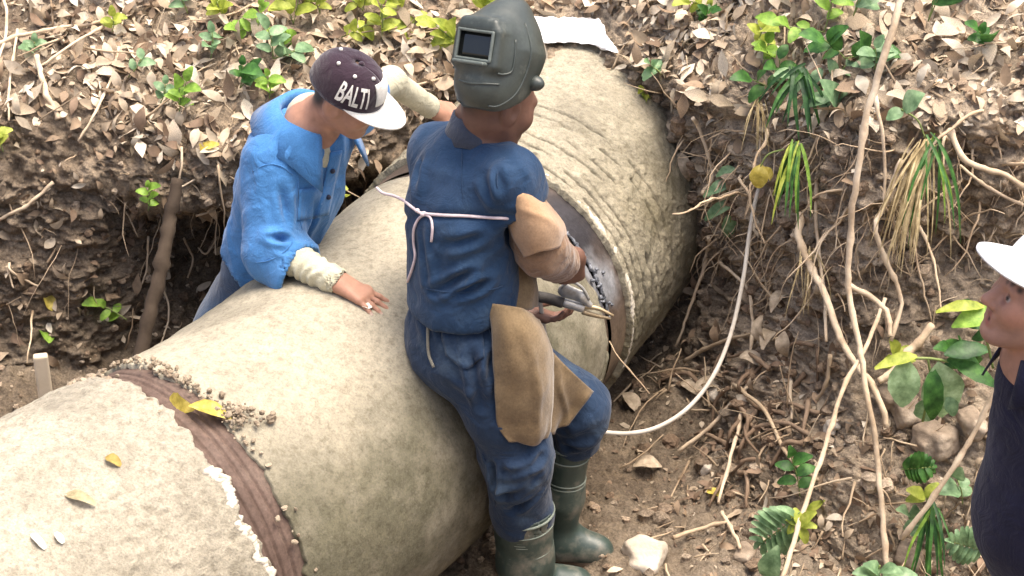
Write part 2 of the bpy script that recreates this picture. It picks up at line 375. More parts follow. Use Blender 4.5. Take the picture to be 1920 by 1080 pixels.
# ================================================================ the pipeline
PR = .5
J1 = A(-.081, .847, .41); J2 = A(-.852, -.365, .41); H1, H2 = R_(64.85), R_(45.84)
D1 = A(math.cos(H1), math.sin(H1), 0); D2 = A(math.cos(H2), math.sin(H2), 0); LE = np.linalg.norm(J1 - J2)
_t = np.linspace(0, 1, 200)[:, None]
_E = (2 * _t**3 - 3 * _t**2 + 1) * J2 + (_t**3 - 2 * _t**2 + _t) * LE * D2 + (-2 * _t**3 + 3 * _t**2) * J1 + (_t**3 - _t**2) * LE * D1
_s = np.concatenate([[0], np.cumsum(np.linalg.norm(np.diff(_E, axis=0), axis=1))]); S1 = _s[-1]
def axis(s):
    s = np.asarray(s, float); P = np.stack([np.interp(s, _s, _E[:, k]) for k in range(3)], -1)
    P = P + np.minimum(s, 0)[..., None] * D2 + np.maximum(s - S1, 0)[..., None] * D1
    h = np.interp(s, [0, S1], [H2, H1]); return P, np.stack([np.cos(h), np.sin(h), 0 * h], -1), np.stack([np.sin(h), -np.cos(h), 0 * h], -1)
def ppt(s, ph, r):
    P, T, S = axis(s); return P + np.asarray(r)[..., None] * (np.cos(ph)[..., None] * S + np.sin(ph)[..., None] * A(0, 0, 1))
def psurf(sa, sb, ns, nph, rad, ph0=-math.pi, ph1=math.pi, tp_=1.0):
    ph = np.linspace(ph0, ph1, nph); t = np.linspace(0, 1, ns) ** tp_
    PH = np.broadcast_to(ph[None], (ns, nph)); a = sa(ph); b = sb(ph)
    S = a[None] + (b - a)[None] * t[:, None]; return S, PH
def rag(seed, amp, sc=9):
    return lambda ph: amp * (fbm(np.stack([np.cos(ph) * sc * .5, np.sin(ph) * sc * .5, 0 * ph], -1), 1.3, 4, seed, .6))
PH0, PH1 = -math.pi, math.pi
def coat(name, sa, sb, ns, nph, fn, mat, parent, th=.03, tintf=None, tp_=1.0):
    S, PH = psurf(sa, sb, ns, nph, None, tp_=tp_); r = fn(S, PH); V = ppt(S, PH, r)
    # close the two ends back to the steel
    Va = ppt(S[0], PH[0], r[0] * 0 + PR - th); Vb = ppt(S[-1], PH[-1], r[-1] * 0 + PR - th)
    G = np.concatenate([Va[None], V, Vb[None]]); Vv = G.reshape(-1, 3); F = gridF(ns + 2, nph)
    N = normals(Vv, F); c = axis(S.ravel()[len(S.ravel()) // 2])[0]
    if ((Vv - Vv.mean(0)) * N).sum() < 0: F = F[:, ::-1].copy()
    cols = None
    if tintf is not None:
        S2 = np.concatenate([S[:1], S, S[-1:]]); P2 = np.concatenate([PH[:1], PH, PH[-1:]]); cols = tintf(S2, P2, Vv.reshape(ns + 2, nph, 3)).reshape(-1, 3)
    return obj(name, Vv, F, mat, parent, True, cols)
def concrete(name, bst, bsc, spk):
    m, nt, b, P = newmat(name)
    at = nt.nodes.new('ShaderNodeAttribute'); at.attribute_name = 'tint'
    c = mixc(nt, 1.0, at.outputs[0], ramp(nt, noise(nt, P, 3.2, 8, .68), [(.80, .80, .77), (1, 1, .98), (1.12, 1.1, 1.06)], [.32, .5, .68]), 'MULTIPLY')
    c = mixc(nt, .5, c, ramp(nt, noise(nt, P, 150, 4, .8), [(.55, .54, .50), (1, 1, 1), (1.3, 1.28, 1.22)], [.34, .5, .66]), 'MULTIPLY')
    c = mixc(nt, .8, c, ramp(nt, noise(nt, P, 42, 6, .75), [(.62, .60, .56), (1, 1, 1), (1.16, 1.14, 1.1)], [.34, .52, .7]), 'MULTIPLY')
    v = nt.nodes.new('ShaderNodeTexVoronoi'); v.inputs['Scale'].default_value = 70; nt.links.new(P, v.inputs['Vector'])
    c = mixc(nt, mval(nt, 'MULTIPLY', ramp(nt, v.outputs['Distance'], [(1,) * 3, (0,) * 3], [.12, .3]), spk), c, (.20, .18, .14))
    nt.links.new(c, b.inputs['Base Color']); b.inputs['Roughness'].default_value = .93; b.inputs['Specular IOR Level'].default_value = .2
    bp = bump(nt, b, noise(nt, P, bsc, 7, .72), bst, .012); bump(nt, b, noise(nt, P, 220, 3, .6), .35, .003, bp)
    return m
CONC = concrete('rough_concrete', .9, 42, .5); CONCU = concrete('flaking_concrete', 1.0, 60, .55); CONCS = concrete('smooth_concrete', .35, 30, .35)
def weather_shade(base, moss_shade, mlow):
    def f(S, PH, V):
        n = fbm(V, 3.0, 4, 7); n2 = fbm(V, 11, 4, 23, .6); side = np.cos(PH)          # +1 on the camera side
        m = np.clip(mlow + .75 * n + .55 * n2, 0, 1) * sstep(1.0, .45, np.sin(PH) + .12 * n)      # algae film and painted-in shading darken the flank, not the crown
        d = np.clip(.5 * fbm(V, 6, 4, 61) + .1, 0, 1) + .55 * sstep(.12, .45, fbm(V * A(1, 1, .35), 4.5, 4, 67, .6))
        c = base + (moss_shade - base) * m[..., None]; return c * (1 - .35 * d[..., None])
    return f
pipe = empty('pipeline', A(-.4, .2, -.09), 'large concrete coated pipe with a bend lying across the trench', 'pipe')
sandy = A(.365, .330, .258); moss_shade = A(.130, .121, .083)  # flank tone: greenish film, darkened further to carry shading
def f_low(S, PH):
    V = ppt(S, PH, PR + 0 * S); return PR + .006 * fbm(V, 3, 3, 1) + .009 * fbm(V, 22, 5, 2, .75) - .007 * np.maximum(fbm(V, 34, 4, 8, .65) - .16, 0) / .3 + .005
def f_elb(S, PH):
    V = ppt(S, PH, PR + 0 * S); r = PR - .004 + .010 * fbm(V, 2.2, 3, 4) + .004 * fbm(V, 14, 5, 6, .6)
    r = r + .012 * np.sin(np.pi * np.clip(S / S1, 0, 1))
    g = np.abs((S - (S1 - .205)) - .30 * (PH + .14) - .02 * fbm(V, 30, 2, 12)); m = (PH < .12) & (PH > -.75) & (S > S1 - .46)
    return np.where(m, r - .022 * np.exp(-(g / .006) ** 2), r)
def f_up(S, PH):
    V = ppt(S, PH, PR + 0 * S); q = S - S1
    r = PR + .004 + .006 * fbm(V, 3, 3, 15) + .009 * fbm(V, 24, 4, 16, .75) + .0035 * np.round(2.2 * fbm(V, 30, 3, 88, .6)) / 2.2
    w_ = q + .006 * fbm(V, 8, 3, 33); gro = np.zeros_like(S)
    for k, c in enumerate((.045, .085, .125, .18, .225, .30, .36)):
        on = sstep(-.12, .12, fbm(np.stack([PH * 3, PH * 0 + k * 7.3, 0 * PH], -1), 1.4, 2, 40 + k) + (.5 if k == 0 else .12 if k < 4 else -.02))
        gro = gro + on * np.exp(-((w_ - c) / .0045) ** 2) * (.030 if k == 0 else .022)
    return r - gro + np.where(q < .04, .002, 0)
low = coat('lower_section', lambda ph: -3.1 + 0 * ph, lambda ph: -.138 + rag(3, .03)(ph) + rag(9, .016, 30)(ph), 330, 420, f_low, CONC, pipe, .03, weather_shade(A(.43, .392, .318), A(.27, .245, .19), .45))
low['label'] = 'rough pitted pipe section in the lower left'
elb = coat('elbow', lambda ph: -.028 + rag(5, .022)(ph) + rag(19, .01, 30)(ph), lambda ph: S1 - .165 + rag(6, .02)(ph), 240, 300, f_elb, CONCS, pipe, .03, weather_shade(sandy, moss_shade, .85))
elb['label'] = 'smoother weathered bend with greenish flank'
upp = coat('upper_section', lambda ph: S1 + rag(8, .008, 30)(ph), lambda ph: S1 + 1.6 + 0 * ph, 380, 520, f_up, CONCU, pipe, .03, weather_shade(A(.41, .372, .288), A(.22, .195, .13), .55), 1.45)
upp['label'] = 'rough pipe section with cracked rings running into the bank'
# fresh pale edge left on the lower section beside the bare joint
PALE = stdmat('pale_mortar', [(.46, .41, .32), (.70, .65, .55)], 14, .9, 60, .6, .006)
def edge_band(name, s0, wid, ph0, ph1, r, mat, seed, th=.012, n=200):
    ph = np.linspace(ph0, ph1, n); q = np.stack([np.cos(ph) * 4, np.sin(ph) * 4, 0 * ph], -1)
    a = s0(ph); b_ = a + wid * np.clip(.75 + .9 * fbm(q, 3.0, 4, seed, .65), .12, 2); rows = []
    for k, t in enumerate(np.linspace(0, 1, 5)):
        rows.append(ppt(a + (b_ - a) * t + .004 * vnoise(q * 12, 1, seed + k), ph, r + .003 * fbm(q + k, 22, 4, seed + 2, .7) - (.006 if k in (0, 4) else 0)))
    V, F = sheet(np.array(rows), th); return obj(name, V, F, mat, pipe)
edge_band('mortar_edge', lambda ph: -.162 + rag(3, .03)(ph) + rag(9, .016, 30)(ph), .032, -.85, 1.0, PR + .001, PALE, 71, .010, 420)['label'] = 'white chipped mortar edge'
edge_band('mortar_edge', lambda ph: S1 + .006 + 0 * ph, .026, -.35, 1.2, PR + .002, PALE, 83, .008, 420)
# bare joints
WRAP = stdmat('brown_wrap', [(.075, .048, .036), (.12, .08, .062), (.16, .115, .09)], 9, .75, 50, .4, .004, fine=(90, .4))
def ring_part(name, s0, s1, r, mat, ns=8, nph=260, grooves=(), gd=.006, ph0=-math.pi, ph1=math.pi, wav=.0, tintf=None):
    ph = np.linspace(ph0, ph1, nph); S = np.linspace(s0, s1, ns)[:, None] + wav * np.sin(ph * 3)[None]; PHg = np.broadcast_to(ph, (ns, nph))
    rr = np.full(S.shape, r)
    for g in grooves: rr = rr - gd * np.exp(-((S - g - .004 * np.sin(PHg * 2.3 + g * 90)) / .0035) ** 2)
    V = ppt(S, PHg, rr); F = gridF(ns, nph); Vv = V.reshape(-1, 3)
    N = normals(Vv, F)
    if ((Vv - Vv.mean(0)) * N).sum() < 0: F = F[:, ::-1].copy()
    return obj(name, Vv, F, mat, pipe, True, None if tintf is None else tintf(S, PHg, V).reshape(-1, 3))
wrap_ = ring_part('joint_wrap', -.25, .07, PR - .016, WRAP, 90, 300, (-.118, -.088, -.060), .009); wrap_['label'] = 'brown grooved tape on the bare joint'
STEEL = stdmat('scorched_steel', [(1, 1, 1), (1, 1, 1)], 10, .6, 70, .5, .004, spec=.5, metal=.35, tint=.5, fine=(60, .4))
def steel_col(S, PH, V):
    base = A(.16, .115, .085); n = fbm(V, 5, 4, 51)[..., None]; c = base * (1 + .35 * n) + 0 * V
    tan = A(.30, .22, .15); c = c + (tan - c) * sstep(.25, -.1, PH)[..., None] * sstep(-.9, -.3, PH)[..., None]
    wp = ppt(np.array(S1 - .09), np.array(.42), np.array(PR)); dd = np.linalg.norm(V - wp, axis=-1) + .05 * fbm(V, 18, 4, 55)
    c = c + (A(.025, .028, .04) - c) * (sstep(.24, .06, np.linalg.norm(V - ppt(np.array(S1 - .08), np.array(.85), np.array(PR)), axis=-1) + .05 * fbm(V, 16, 4, 57)) * .85)[..., None]
    c = c + (A(.42, .44, .47) - c) * (sstep(.13, .03, dd) * .85)[..., None]
    lowp = ppt(np.array(S1 - .03), np.array(-.55), np.array(PR)); dl = np.linalg.norm(V - lowp, axis=-1) + .06 * fbm(V, 14, 4, 58)
    return c + (A(.03, .026, .024) - c) * (sstep(.2, .06, dl) * .8)[..., None]
ring_part('steel_band', S1 - .105, S1 + .05, PR - .014, STEEL, 40, 420, (), 0, tintf=steel_col)['label'] = 'bare brown steel band, scorched round the fresh weld'
ring_part('steel_band', S1 - .26, S1 - .118, PR - .018, STEEL, 30, 420, (), 0, tintf=steel_col)['label'] = 'dark steel rim under the edge of the bend'
BLACK = stdmat('gap_shade_black', [(.008, .007, .006), (.02, .017, .014)], 20, .9, 60, .3)
ring_part('gap_shade_tube', S1 - .3, S1 + .1, PR - .09, BLACK, 6, 120)  # added near-black tube, its colour stands for the shade inside the gap
WELD = stdmat('weld_metal', [(.05, .055, .065), (.14, .15, .17), (.32, .33, .36)], 60, .45, 90, .8, .006, spec=.6, metal=.6)
ph = np.linspace(.20, .85, 70); rgn = np.random.default_rng(4)
wp_ = ppt(S1 - .111 + .003 * rgn.normal(size=70), ph, PR - .012 + 0 * ph)
V, F = tube(wp_, .0035 + .004 * rgn.random(70), 8, jit=.4, seed=2); obj('weld_bead', V, fixF(F), WELD, pipe)['label'] = 'grey fresh weld bead along the joint'
for i in range(9):     # slag blobs round the end of the weld
    a = .25 + .3 * rgn.random(); c = ppt(np.array(S1 - .111 + .022 * rgn.normal()), np.array(a), np.array(PR - .01)); n = nrm(c - axis(np.array(S1 - .1))[0])
    V, F = nets([el(c, A(.004, .004, .003) * (1 + rgn.random()), s=.004), el(c + .006 * rgn.normal(size=3), A(.006, .006, .005), s=.006)], .003); obj('slag_blob', V, F, WELD, pipe)
# crumbled lumps sticking to the joint
CRUMB = stdmat('crumbled_concrete', [(.17, .125, .085), (.30, .24, .17), (.44, .38, .28)], 26, .95, 80, .8, .008)
def lump_mesh(c, r, seed, n=A(0, 0, 1)):
    g = np.random.default_rng(seed); u = np.linspace(0, 2 * np.pi, 9)[:-1]; w_ = np.linspace(-1, 1, 6)[1:-1]
    P = np.array([[math.sqrt(1 - z * z) * math.cos(a), math.sqrt(1 - z * z) * math.sin(a), z] for z in w_ for a in u]); P = np.concatenate([P, [[0, 0, -1], [0, 0, 1]]])
    P = P * (1 + .38 * (vnoise(P + seed * 3.1, 1.9, seed)[:, None])) * (A(*(r * (.6 + .8 * g.random(3)))))
    q = g.random() * 6.3; P = P @ np.array([[math.cos(q), -math.sin(q), 0], [math.sin(q), math.cos(q), 0], [0, 0, 1]]).T
    F = [tuple(f) for f in gridF(4, 8, True).tolist()] + [((j + 1) % 8, j, 32) for j in range(8)] + [(24 + j, 24 + (j + 1) % 8, 33) for j in range(8)]
    return P + c, F
def lumps(name, pts, rs, mat, parent, seed0=0):
    V = []; F = []; n = 0
    for i, (p, r) in enumerate(zip(pts, rs)):
        v, f = lump_mesh(np.asarray(p), r, seed0 + i); V.append(v); F += [tuple(k + n for k in q) for q in f]; n += len(v)
    return obj(name, np.concatenate(V), F, mat, parent, False)
pts = []; rs = []
for i in range(150):
    a = math.pi / 2 + rgn.normal() * .55 + .25; pts.append(ppt(np.array(-.024 + .014 * rgn.normal()), np.array(a), np.array(PR + .002))); rs.append(.002 + .006 * rgn.random())
for i in range(110):
    a = 1.22 - .07 * rgn.random() + .05 * rgn.normal(); pts.append(ppt(np.array(-.026 + .07 * (1.3 - a) / .15 * rgn.random() + .012 * rgn.normal()), np.array(a), np.array(PR + .003 + .014 * rgn.random()))); rs.append(.0025 + .008 * rgn.random() ** 3)
for i in range(70):
    a = 2.2 + rgn.normal() * .3; pts.append(ppt(np.array(-.145 + .02 * rgn.normal()), np.array(a), np.array(PR + .002))); rs.append(.004 + .008 * rgn.random())
tag(lumps('crumbled_mortar', pts, rs, CRUMB, pipe, 100), kind='stuff')
# ================================================================ people: shared builders
def frame(fwd, up=A(0, 0, 1)):
    f = nrm(fwd); l = nrm(np.cross(up, f)); return np.stack([f, l, np.cross(f, l)], 1)      # columns: forward, left, up
def head_prims(c, M, s=1.0, neck=None, nr=.054):
    def w(x, y, z): return c + M @ (A(x, y, z) * s)
    P = [el(w(-.012, 0, .028), A(.100, .078, .096) * s, M, s=.02), el(w(.028, 0, -.035), A(.066, .060, .088) * s, M, s=.04),
         rc(w(-.01, .056, -.045), w(.058, .014, -.098), .020 * s, .018 * s, s=.03), rc(w(-.01, -.056, -.045), w(.058, -.014, -.098), .020 * s, .018 * s, s=.03),
         el(w(.070, 0, -.098), A(.022, .026, .020) * s, M, s=.02),
         rc(w(.080, -.036, .026), w(.080, .036, .026), .014 * s, s=.02),
         el(w(.062, .040, -.022), A(.026, .024, .026) * s, M, s=.03), el(w(.062, -.040, -.022), A(.026, .024, .026) * s, M, s=.03),
         el(w(.104, .031, .006), A(.018, .017, .013) * s, M, op='s', s=.014), el(w(.104, -.031, .006), A(.018, .017, .013) * s, M, op='s', s=.014),
         el(w(.078, .031, .005), A(.0135, .0135, .012) * s, M, s=.004), el(w(.078, -.031, .005), A(.0135, .0135, .012) * s, M, s=.004),
         rc(w(.088, 0, .016), w(.112, 0, -.026), .009 * s, .0145 * s, s=.014), el(w(.098, .014, -.032), A(.012, .008, .009) * s, M, s=.008), el(w(.098, -.014, -.032), A(.012, .008, .009) * s, M, s=.008),
         rc(w(.087, -.018, -.057), w(.087, .018, -.057), .0075 * s, s=.010), rc(w(.085, -.016, -.071), w(.085, .016, -.071), .0085 * s, s=.010),
         rc(w(.100, -.026, -.0635), w(.100, .026, -.0635), .0050 * s, op='s', s=.006), 
         el(w(-.012, .078, -.008), A(.030, .012, .036) * s, M, s=.008), el(w(-.012, -.078, -.008), A(.030, .012, .036) * s, M, s=.008),
         el(w(-.004, .092, -.004), A(.016, .010, .022) * s, M, op='s', s=.006), el(w(-.004, -.092, -.004), A(.016, .010, .022) * s, M, op='s', s=.006)]
    if neck is not None: P.append(rc(w(-.028, 0, -.05), neck, nr, nr * 1.12, s=.03))
    return P
def hand_prims(wr, X, Z, left, curl=(.25, .25, .2), spread=.16, s=1.0, thumb=((.03, .032, -.012), (.062, .058, -.02), (.092, .066, -.028)), each=None):
    X = nrm(X); Z = nrm(Z - X * (Z @ X)); Yv = np.cross(Z, X) * (1 if left else -1) * -1     # Yv points to the thumb
    def w(x, y, z): return wr + s * (X * x + Yv * y + Z * z)
    P = []; tips = []
    for i, (y0, L, r) in enumerate(((.030, .074, .0092), (.010, .082, .0095), (-.010, .076, .0090), (-.029, .060, .0080))):
        kn = (.088 - .004 * abs(i - 1), y0, .004)
        P.append(rc(w(.0, y0 * .55, 0), w(*kn), .019 * s, .0125 * s, s=.016))
        a = spread * (1.5 - i) / 1.5 * .5; ang = 0.0; p = np.array(kn); seg = (L * .44, L * .31, L * .25)
        for j in range(3):
            ang += (each[i] if each else curl)[j]; q = p + seg[j] * A(math.cos(ang) * math.cos(a), math.cos(ang) * math.sin(a), -math.sin(ang))
            P.append(rc(w(*p), w(*q), r * s * (1 - .07 * j), r * s * (.95 - .09 * j), s=.005)); p = q
        tips.append(w(*(p + A(-.004, 0, .005))))
    t = thumb
    P += [rc(w(.008, .016, -.004), w(*t[0]), .019 * s, .016 * s, s=.016), rc(w(*t[0]), w(*t[1]), .0135 * s, .0115 * s, s=.01), rc(w(*t[1]), w(*t[2]), .011 * s, .0085 * s, s=.005)]
    tips.append(w(*t[2])); return P, tips
SKIN = stdmat('skin', [(1, 1, 1), (1, 1, 1)], 40, .55, 160, .25, .002, spec=.35, tint=.22)
for n_ in SKIN.node_tree.nodes:
    if n_.type == 'BSDF_PRINCIPLED': n_.inputs['Subsurface Weight'].default_value = .08; n_.inputs['Subsurface Scale'].default_value = .02; n_.inputs['Subsurface Radius'].default_value = (1, .35, .2)
def body(name, prims, parent, base, paint=(), h=.0038):
    V, F = nets(prims, h); V = relax(V, F, 1, .4)
    c = np.tile(base, (len(V), 1)) * (1 + .16 * fbm(V, 22, 3, 5))[:, None]
    for cen, r, col, soft_ in paint:
        d = np.linalg.norm(V - cen, axis=1); m = sstep(r + soft_, r - soft_, d)[:, None]; c = c + (np.asarray(col) - c) * m
    return obj(name, V, F, SKIN, parent, True, c)
def fold(V, amp, sc, dv, seed, st=3.5):
    dv = nrm(dv); Q = V - dv * ((V @ dv) * (1 - 1 / st))[:, None]; Q = Q + .02 * np.stack([vnoise(Q, 9, seed + k) for k in range(3)], 1)
    n = fbm(Q, sc, 2, seed); return amp * ((1 - np.abs(n) * 2.4) * .75 + .45 * fbm(Q, sc * .5, 2, seed + 9))
def segd(V, a, b):
    a = np.asarray(a); d = np.asarray(b) - a; t = np.clip(((V - a) @ d) / (d @ d), 0, 1); return np.linalg.norm(V - a - t[:, None] * d, axis=1), t
def crease(V, a, b, w_, dep): d, t = segd(V, a, b); k = np.sin(np.pi * np.clip(t, .02, .98)) ** .5; return k * (-dep * np.exp(-(d / w_) ** 2) + .6 * dep * np.exp(-((d - 2 * w_) / w_) ** 2))
def cloth(name, prims, h, mat, parent, disp=None, rx=1, label=None):
    V, F = nets(prims, h); V = relax(V, F, rx, .5)
    if disp is not None: N = normals(V, F); N = relax(N, F, 2, .5); V = V + N * disp(V)[:, None]
    o = obj(name, V, F, mat, parent)
    if label: o['label'] = label
    o_bvh[o.name] = (V, F); return o
o_bvh = {}
def bvh_of(*objs):
    V, F = join([o_bvh[o.name] for o in objs]); return BVHTree.FromPolygons([Vector(v) for v in V], [tuple(f) for f in F.tolist()])
def drape(bv, U, off=.004):      # picture positions to places on a garment
    U = np.asarray(U, float); out = np.zeros(U.shape[:-1] + (3,)); last = None
    for i in np.ndindex(U.shape[:-1]):
        p, n = hit(U[i][0], U[i][1], bv)
        if p is None: p = last if last is not None else Yp(U[i][0], U[i][1], 0); out[i] = p; continue
        if n @ (CAM - p) < 0: n = -n
        out[i] = p + n * off; last = out[i]
    return out
def cotton(name, c, sheen=.2, dirt=None, rough=.9):
    c = np.array(c); return stdmat(name, [tuple(c * .78), tuple(c), tuple(c * 1.22 + .008)], 7, rough, 240, .5, .0015, spec=.15, sheen=sheen, fine=(300, .25), dirt=dirt, wr=True)
def collar(name, N, up, fwd, mat, parent, r0=.066, r1=.118, h0=.05, h1=-.012, gap=26, tip=.035, seed=0, th=.005):
    up = nrm(up); f = nrm(fwd - up * (fwd @ up)); l = np.cross(up, f); rows = []
    for k, (r, h) in enumerate(((r0 * .96, h0 * .35), (r0, h0 * .85), (r0 * 1.08, h0), (r0 + (r1 - r0) * .5, h0 * .55 + h1 * .4), (r1, h1))):
        pts = []
        for a in np.linspace(R_(gap), R_(360 - gap), 41):
            e = max(0, 1 - (min(a, 2 * math.pi - a) - R_(gap)) / 1.0) ** 2 * (k / 4) ** 2
            pts.append(N + (f * math.cos(a) + l * math.sin(a)) * (r + tip * .7 * e) + up * (h - tip * e + .004 * math.sin(a * 5 + seed) * k / 4))
        rows.append(pts)
    V, F = sheet(np.array(rows), th); return obj(name, V, F, mat, parent)
def ring_pts(c, ax, r, n=28, k=1.0, nn=None):
    ax = nrm(ax); s = nrm(np.cross(ax, A(0, 0, 1) if abs(ax[2]) < .9 else A(1, 0, 0))); t = np.cross(ax, s); a = np.linspace(0, 2 * np.pi, n, endpoint=False)
    P = np.cos(a)[:, None] * s * r + np.sin(a)[:, None] * t * r
    if nn is not None: nn = nrm(nn); P = P - ((P @ nn) * (1 - 1 / k))[:, None] * nn
    return c + P
class Cap:     # a baseball cap in head coordinates
    def __init__(s, c, M, sc=1.0, z0=.030, rx=.112, ry=.091, H=.098, tilt=0.):
        t = np.array([[math.cos(tilt), 0, math.sin(tilt)], [0, 1, 0], [-math.sin(tilt), 0, math.cos(tilt)]]); s.c, s.M, s.sc, s.z0, s.rx, s.ry, s.H = c, M @ t, sc, z0, rx, ry, H
    def pt(s, a, t, off=0.0):
        q = t * math.pi / 2; R0 = np.cos(q) ** .62; zz = np.sin(q) ** .92
        P = np.stack([(s.rx + off) * np.cos(a) * R0 - .012, (s.ry + off) * np.sin(a) * R0, s.z0 + (s.H + off) * zz], -1)
        return s.c + (P * s.sc) @ s.M.T
    def crown(s, mat, parent, name='crown'):
        G = np.array([[s.pt(np.array(a), np.array(t)) + 0 for a in np.linspace(0, 2 * math.pi, 49)] for t in np.linspace(0, .985, 16)])
        for j in range(49):
            a = j / 48 * 2 * math.pi; sm = abs((a / (math.pi / 3)) % 1 - .5)
            if sm > .47: G[1:, j] -= nrm(G[1:, j].mean(0) - s.c) * .0015
        V, F = sheet(G, .004); return obj(name, V, F, mat, parent)
    def brim(s, mat, parent, L=.072, droop=.022, half=78, name='brim', curve=.018):
        G = []
        for t in np.linspace(0, 1, 9):
            r = []
            for a in np.linspace(-R_(half), R_(half), 33):
                b = s.pt(np.array(a), np.array(.03), -.002); k = math.cos(a / R_(half) * math.pi / 2) ** .55
                r.append(b + s.M @ A(L * t * k * (1 if k > 0 else 0), 0, -droop * t * k - curve * (a / R_(half)) ** 2 * t * k) * s.sc)
            G.append(r)
        V, F = sheet(np.array(G), .005); return obj(name, V, F, mat, parent)
    def patch(s, a0, a1, t0, t1, mat, parent, name, off=.004, n=14):
        G = np.array([[s.pt(np.array(a), np.array(t), off) for a in np.linspace(a0, a1, n)] for t in np.linspace(t0, t1, n)])
        V, F = sheet(G, .002); return obj(name, V, F, mat, parent)
def text_mesh(body_, size=1.0):
    cu = bpy.data.curves.new('txt', 'FONT'); cu.body = body_; cu.size = size; cu.offset = .022; cu.resolution_u = 3; o = bpy.data.objects.new('txt', cu); COL.objects.link(o)
    dg = bpy.context.evaluated_depsgraph_get(); me = bpy.data.meshes.new_from_object(o.evaluated_get(dg)); bm = bmesh.new(); bm.from_mesh(me)
    for y in np.arange(.05, .7, .08): bmesh.ops.bisect_plane(bm, geom=bm.verts[:] + bm.edges[:] + bm.faces[:], plane_co=(0, y * size, 0), plane_no=(0, 1, 0))
    bm.to_mesh(me); bm.free(); V = np.array([v.co[:] for v in me.vertices]); F = [tuple(p.vertices) for p in me.polygons]
    bpy.data.objects.remove(o); bpy.data.curves.remove(cu); bpy.data.meshes.remove(me); return V, F
# ================================================================ man in the bright blue work jacket, behind the pipe
LB = A(.42, .225, .15)
JK = cotton('blue_cotton', (.055, .185, .42), .2, dirt=((.08, .215, .44), 5, .52, .6)); NAVY = cotton('faded_navy', (.032, .058, .105), .2, dirt=((.10, .13, .17), 6, .55, .5))
CREAM = cotton('cream_jersey', (.48, .455, .33), .1)
p1 = empty('person', A(-.82, .5, -.17), 'man in bright blue work jacket and dark cap leaning over the pipe', 'person')
f1 = nrm(A(.74, -.67, 0))
hp = A(-.79, .50, .56); wa = Yp(505, 470, .46); ch = Yp(545, 345, .40); nb = Yp(587, 240, .37)
sR = Yp(515, 300, .31); sL = Yp(655, 205, .56); eR = Yp(517, 470, .20); wR = Zp(638, 520, .960); eL = Yp(733, 152, .74); wL = Yp(814, 204, .92)
hc = Yp(652, 178, .30); HM = frame(A(.80, -.28, -.42), A(.30, -.25, .92))
fing = nrm(Zp(712, 560, .925) - wR)
def pn(p):                      # pipe normal and surface radius at a place
    d = np.linalg.norm(_E - p, axis=1); c = _E[d.argmin()]; return nrm(p - c), np.linalg.norm(p - c)
nz = pn(wR)[0]; wR = wR + nz * (PR + .032 - pn(wR)[1])
tgt = Zp(706, 560, .92); tn = pn(tgt)[0]; tgt = tgt + tn * (PR + .012 - pn(tgt)[1]); Xh = nrm(tgt - wR)
h1, tips1 = hand_prims(wR, Xh, nz, False, each=((.10, .16, .1), (.10, .14, .1), (.10, .14, .1), (.12, .14, .1)), spread=.42, s=.95, thumb=((.032, .036, -.014), (.064, .060, -.018), (.092, .064, -.016)))
XL = nrm(Yp(862, 215, .98) - wL); h1b, tips1b = hand_prims(wL, XL, A(.2, -.3, 1), True, curl=(.3, .35, .2), s=1.0)
feet = [A(-.92, .62, -.17), A(-.72, .66, -.17)]
P = head_prims(hc, HM, .95, nb) + [rc(nb, ch, .10, .125, f1, 1.3), rc(ch, wa, .13, .125, f1, 1.3), rc(wa, hp, .125, .13, f1, 1.2), rc(sR, sL, .06), rc(sR, eR, .05, .042), rc(eR, wR, .040, .027, s=.015), rc(sL, eL, .042, .030), rc(eL, wL, .030, .024, s=.015)]
for k, ft in enumerate(feet):
    hj = hp + (A(-.07, -.06, -.05) if k == 0 else A(.07, .06, -.05)); kn = (hj + ft) / 2 + A(.02, .05, .03); P += [rc(hj, kn, .085, .055), rc(kn, ft + A(0, 0, .08), .052, .04), rc(ft + A(0, 0, .05), ft + A(.14, -.1, .035), .045, .035)]
def wld(x, y, z): return hc + HM @ A(x, y, z) * .95
hair = A(.02, .016, .013)
paint = [(wld(-.04, 0, .05), .080, hair, .012), (wld(-.07, -.03, -.01), .05, hair, .02), (wld(.085, -.031, .006), .009, (.5, .46, .42), .003), (wld(.095, -.031, .006), .0055, (.02, .012, .01), .002), (wld(.09, 0, -.064), .016, (.19, .07, .055), .006)] + [(t, .0065, (.62, .46, .38), .003) for t in tips1 + tips1b]
b1 = body('body', P + h1 + h1b, p1, LB, paint)
# trousers
ax1_ = nrm(ch - wa)
tr = [rc(wa + ax1_ * .02, hp + A(.02, 0, 0), .134, .138, f1, 1.15, s=.05), rc(hp, hp + A(-.08, -.03, -.16), .13, .125, s=.06)]
for k, ft in enumerate(feet):
    hj = hp + (A(-.07, -.06, -.05) if k == 0 else A(.07, .06, -.05)); kn = (hj + ft) / 2 + A(.02, .05, .03); tr += [rc(hj, kn, .11, .085, s=.04), rc(kn, ft + A(0, 0, .05), .085, .075, s=.03)]
cloth('trousers', tr, .007, NAVY, p1, lambda V: fold(V, .010, 7, A(.5, 0, .8), 3))
BOOTB = stdmat('black_rubber', [(.012, .012, .012), (.03, .03, .028)], 12, .5, 60, .2)
for ft in feet: obj('boot', *nets([rc(ft + A(0, 0, .05), ft + A(.15, -.11, .045), .052, .042, s=.02), rc(ft + A(0, 0, .05), ft + A(-.01, .01, .22), .055, .06, s=.03)], .008), BOOTB, p1)
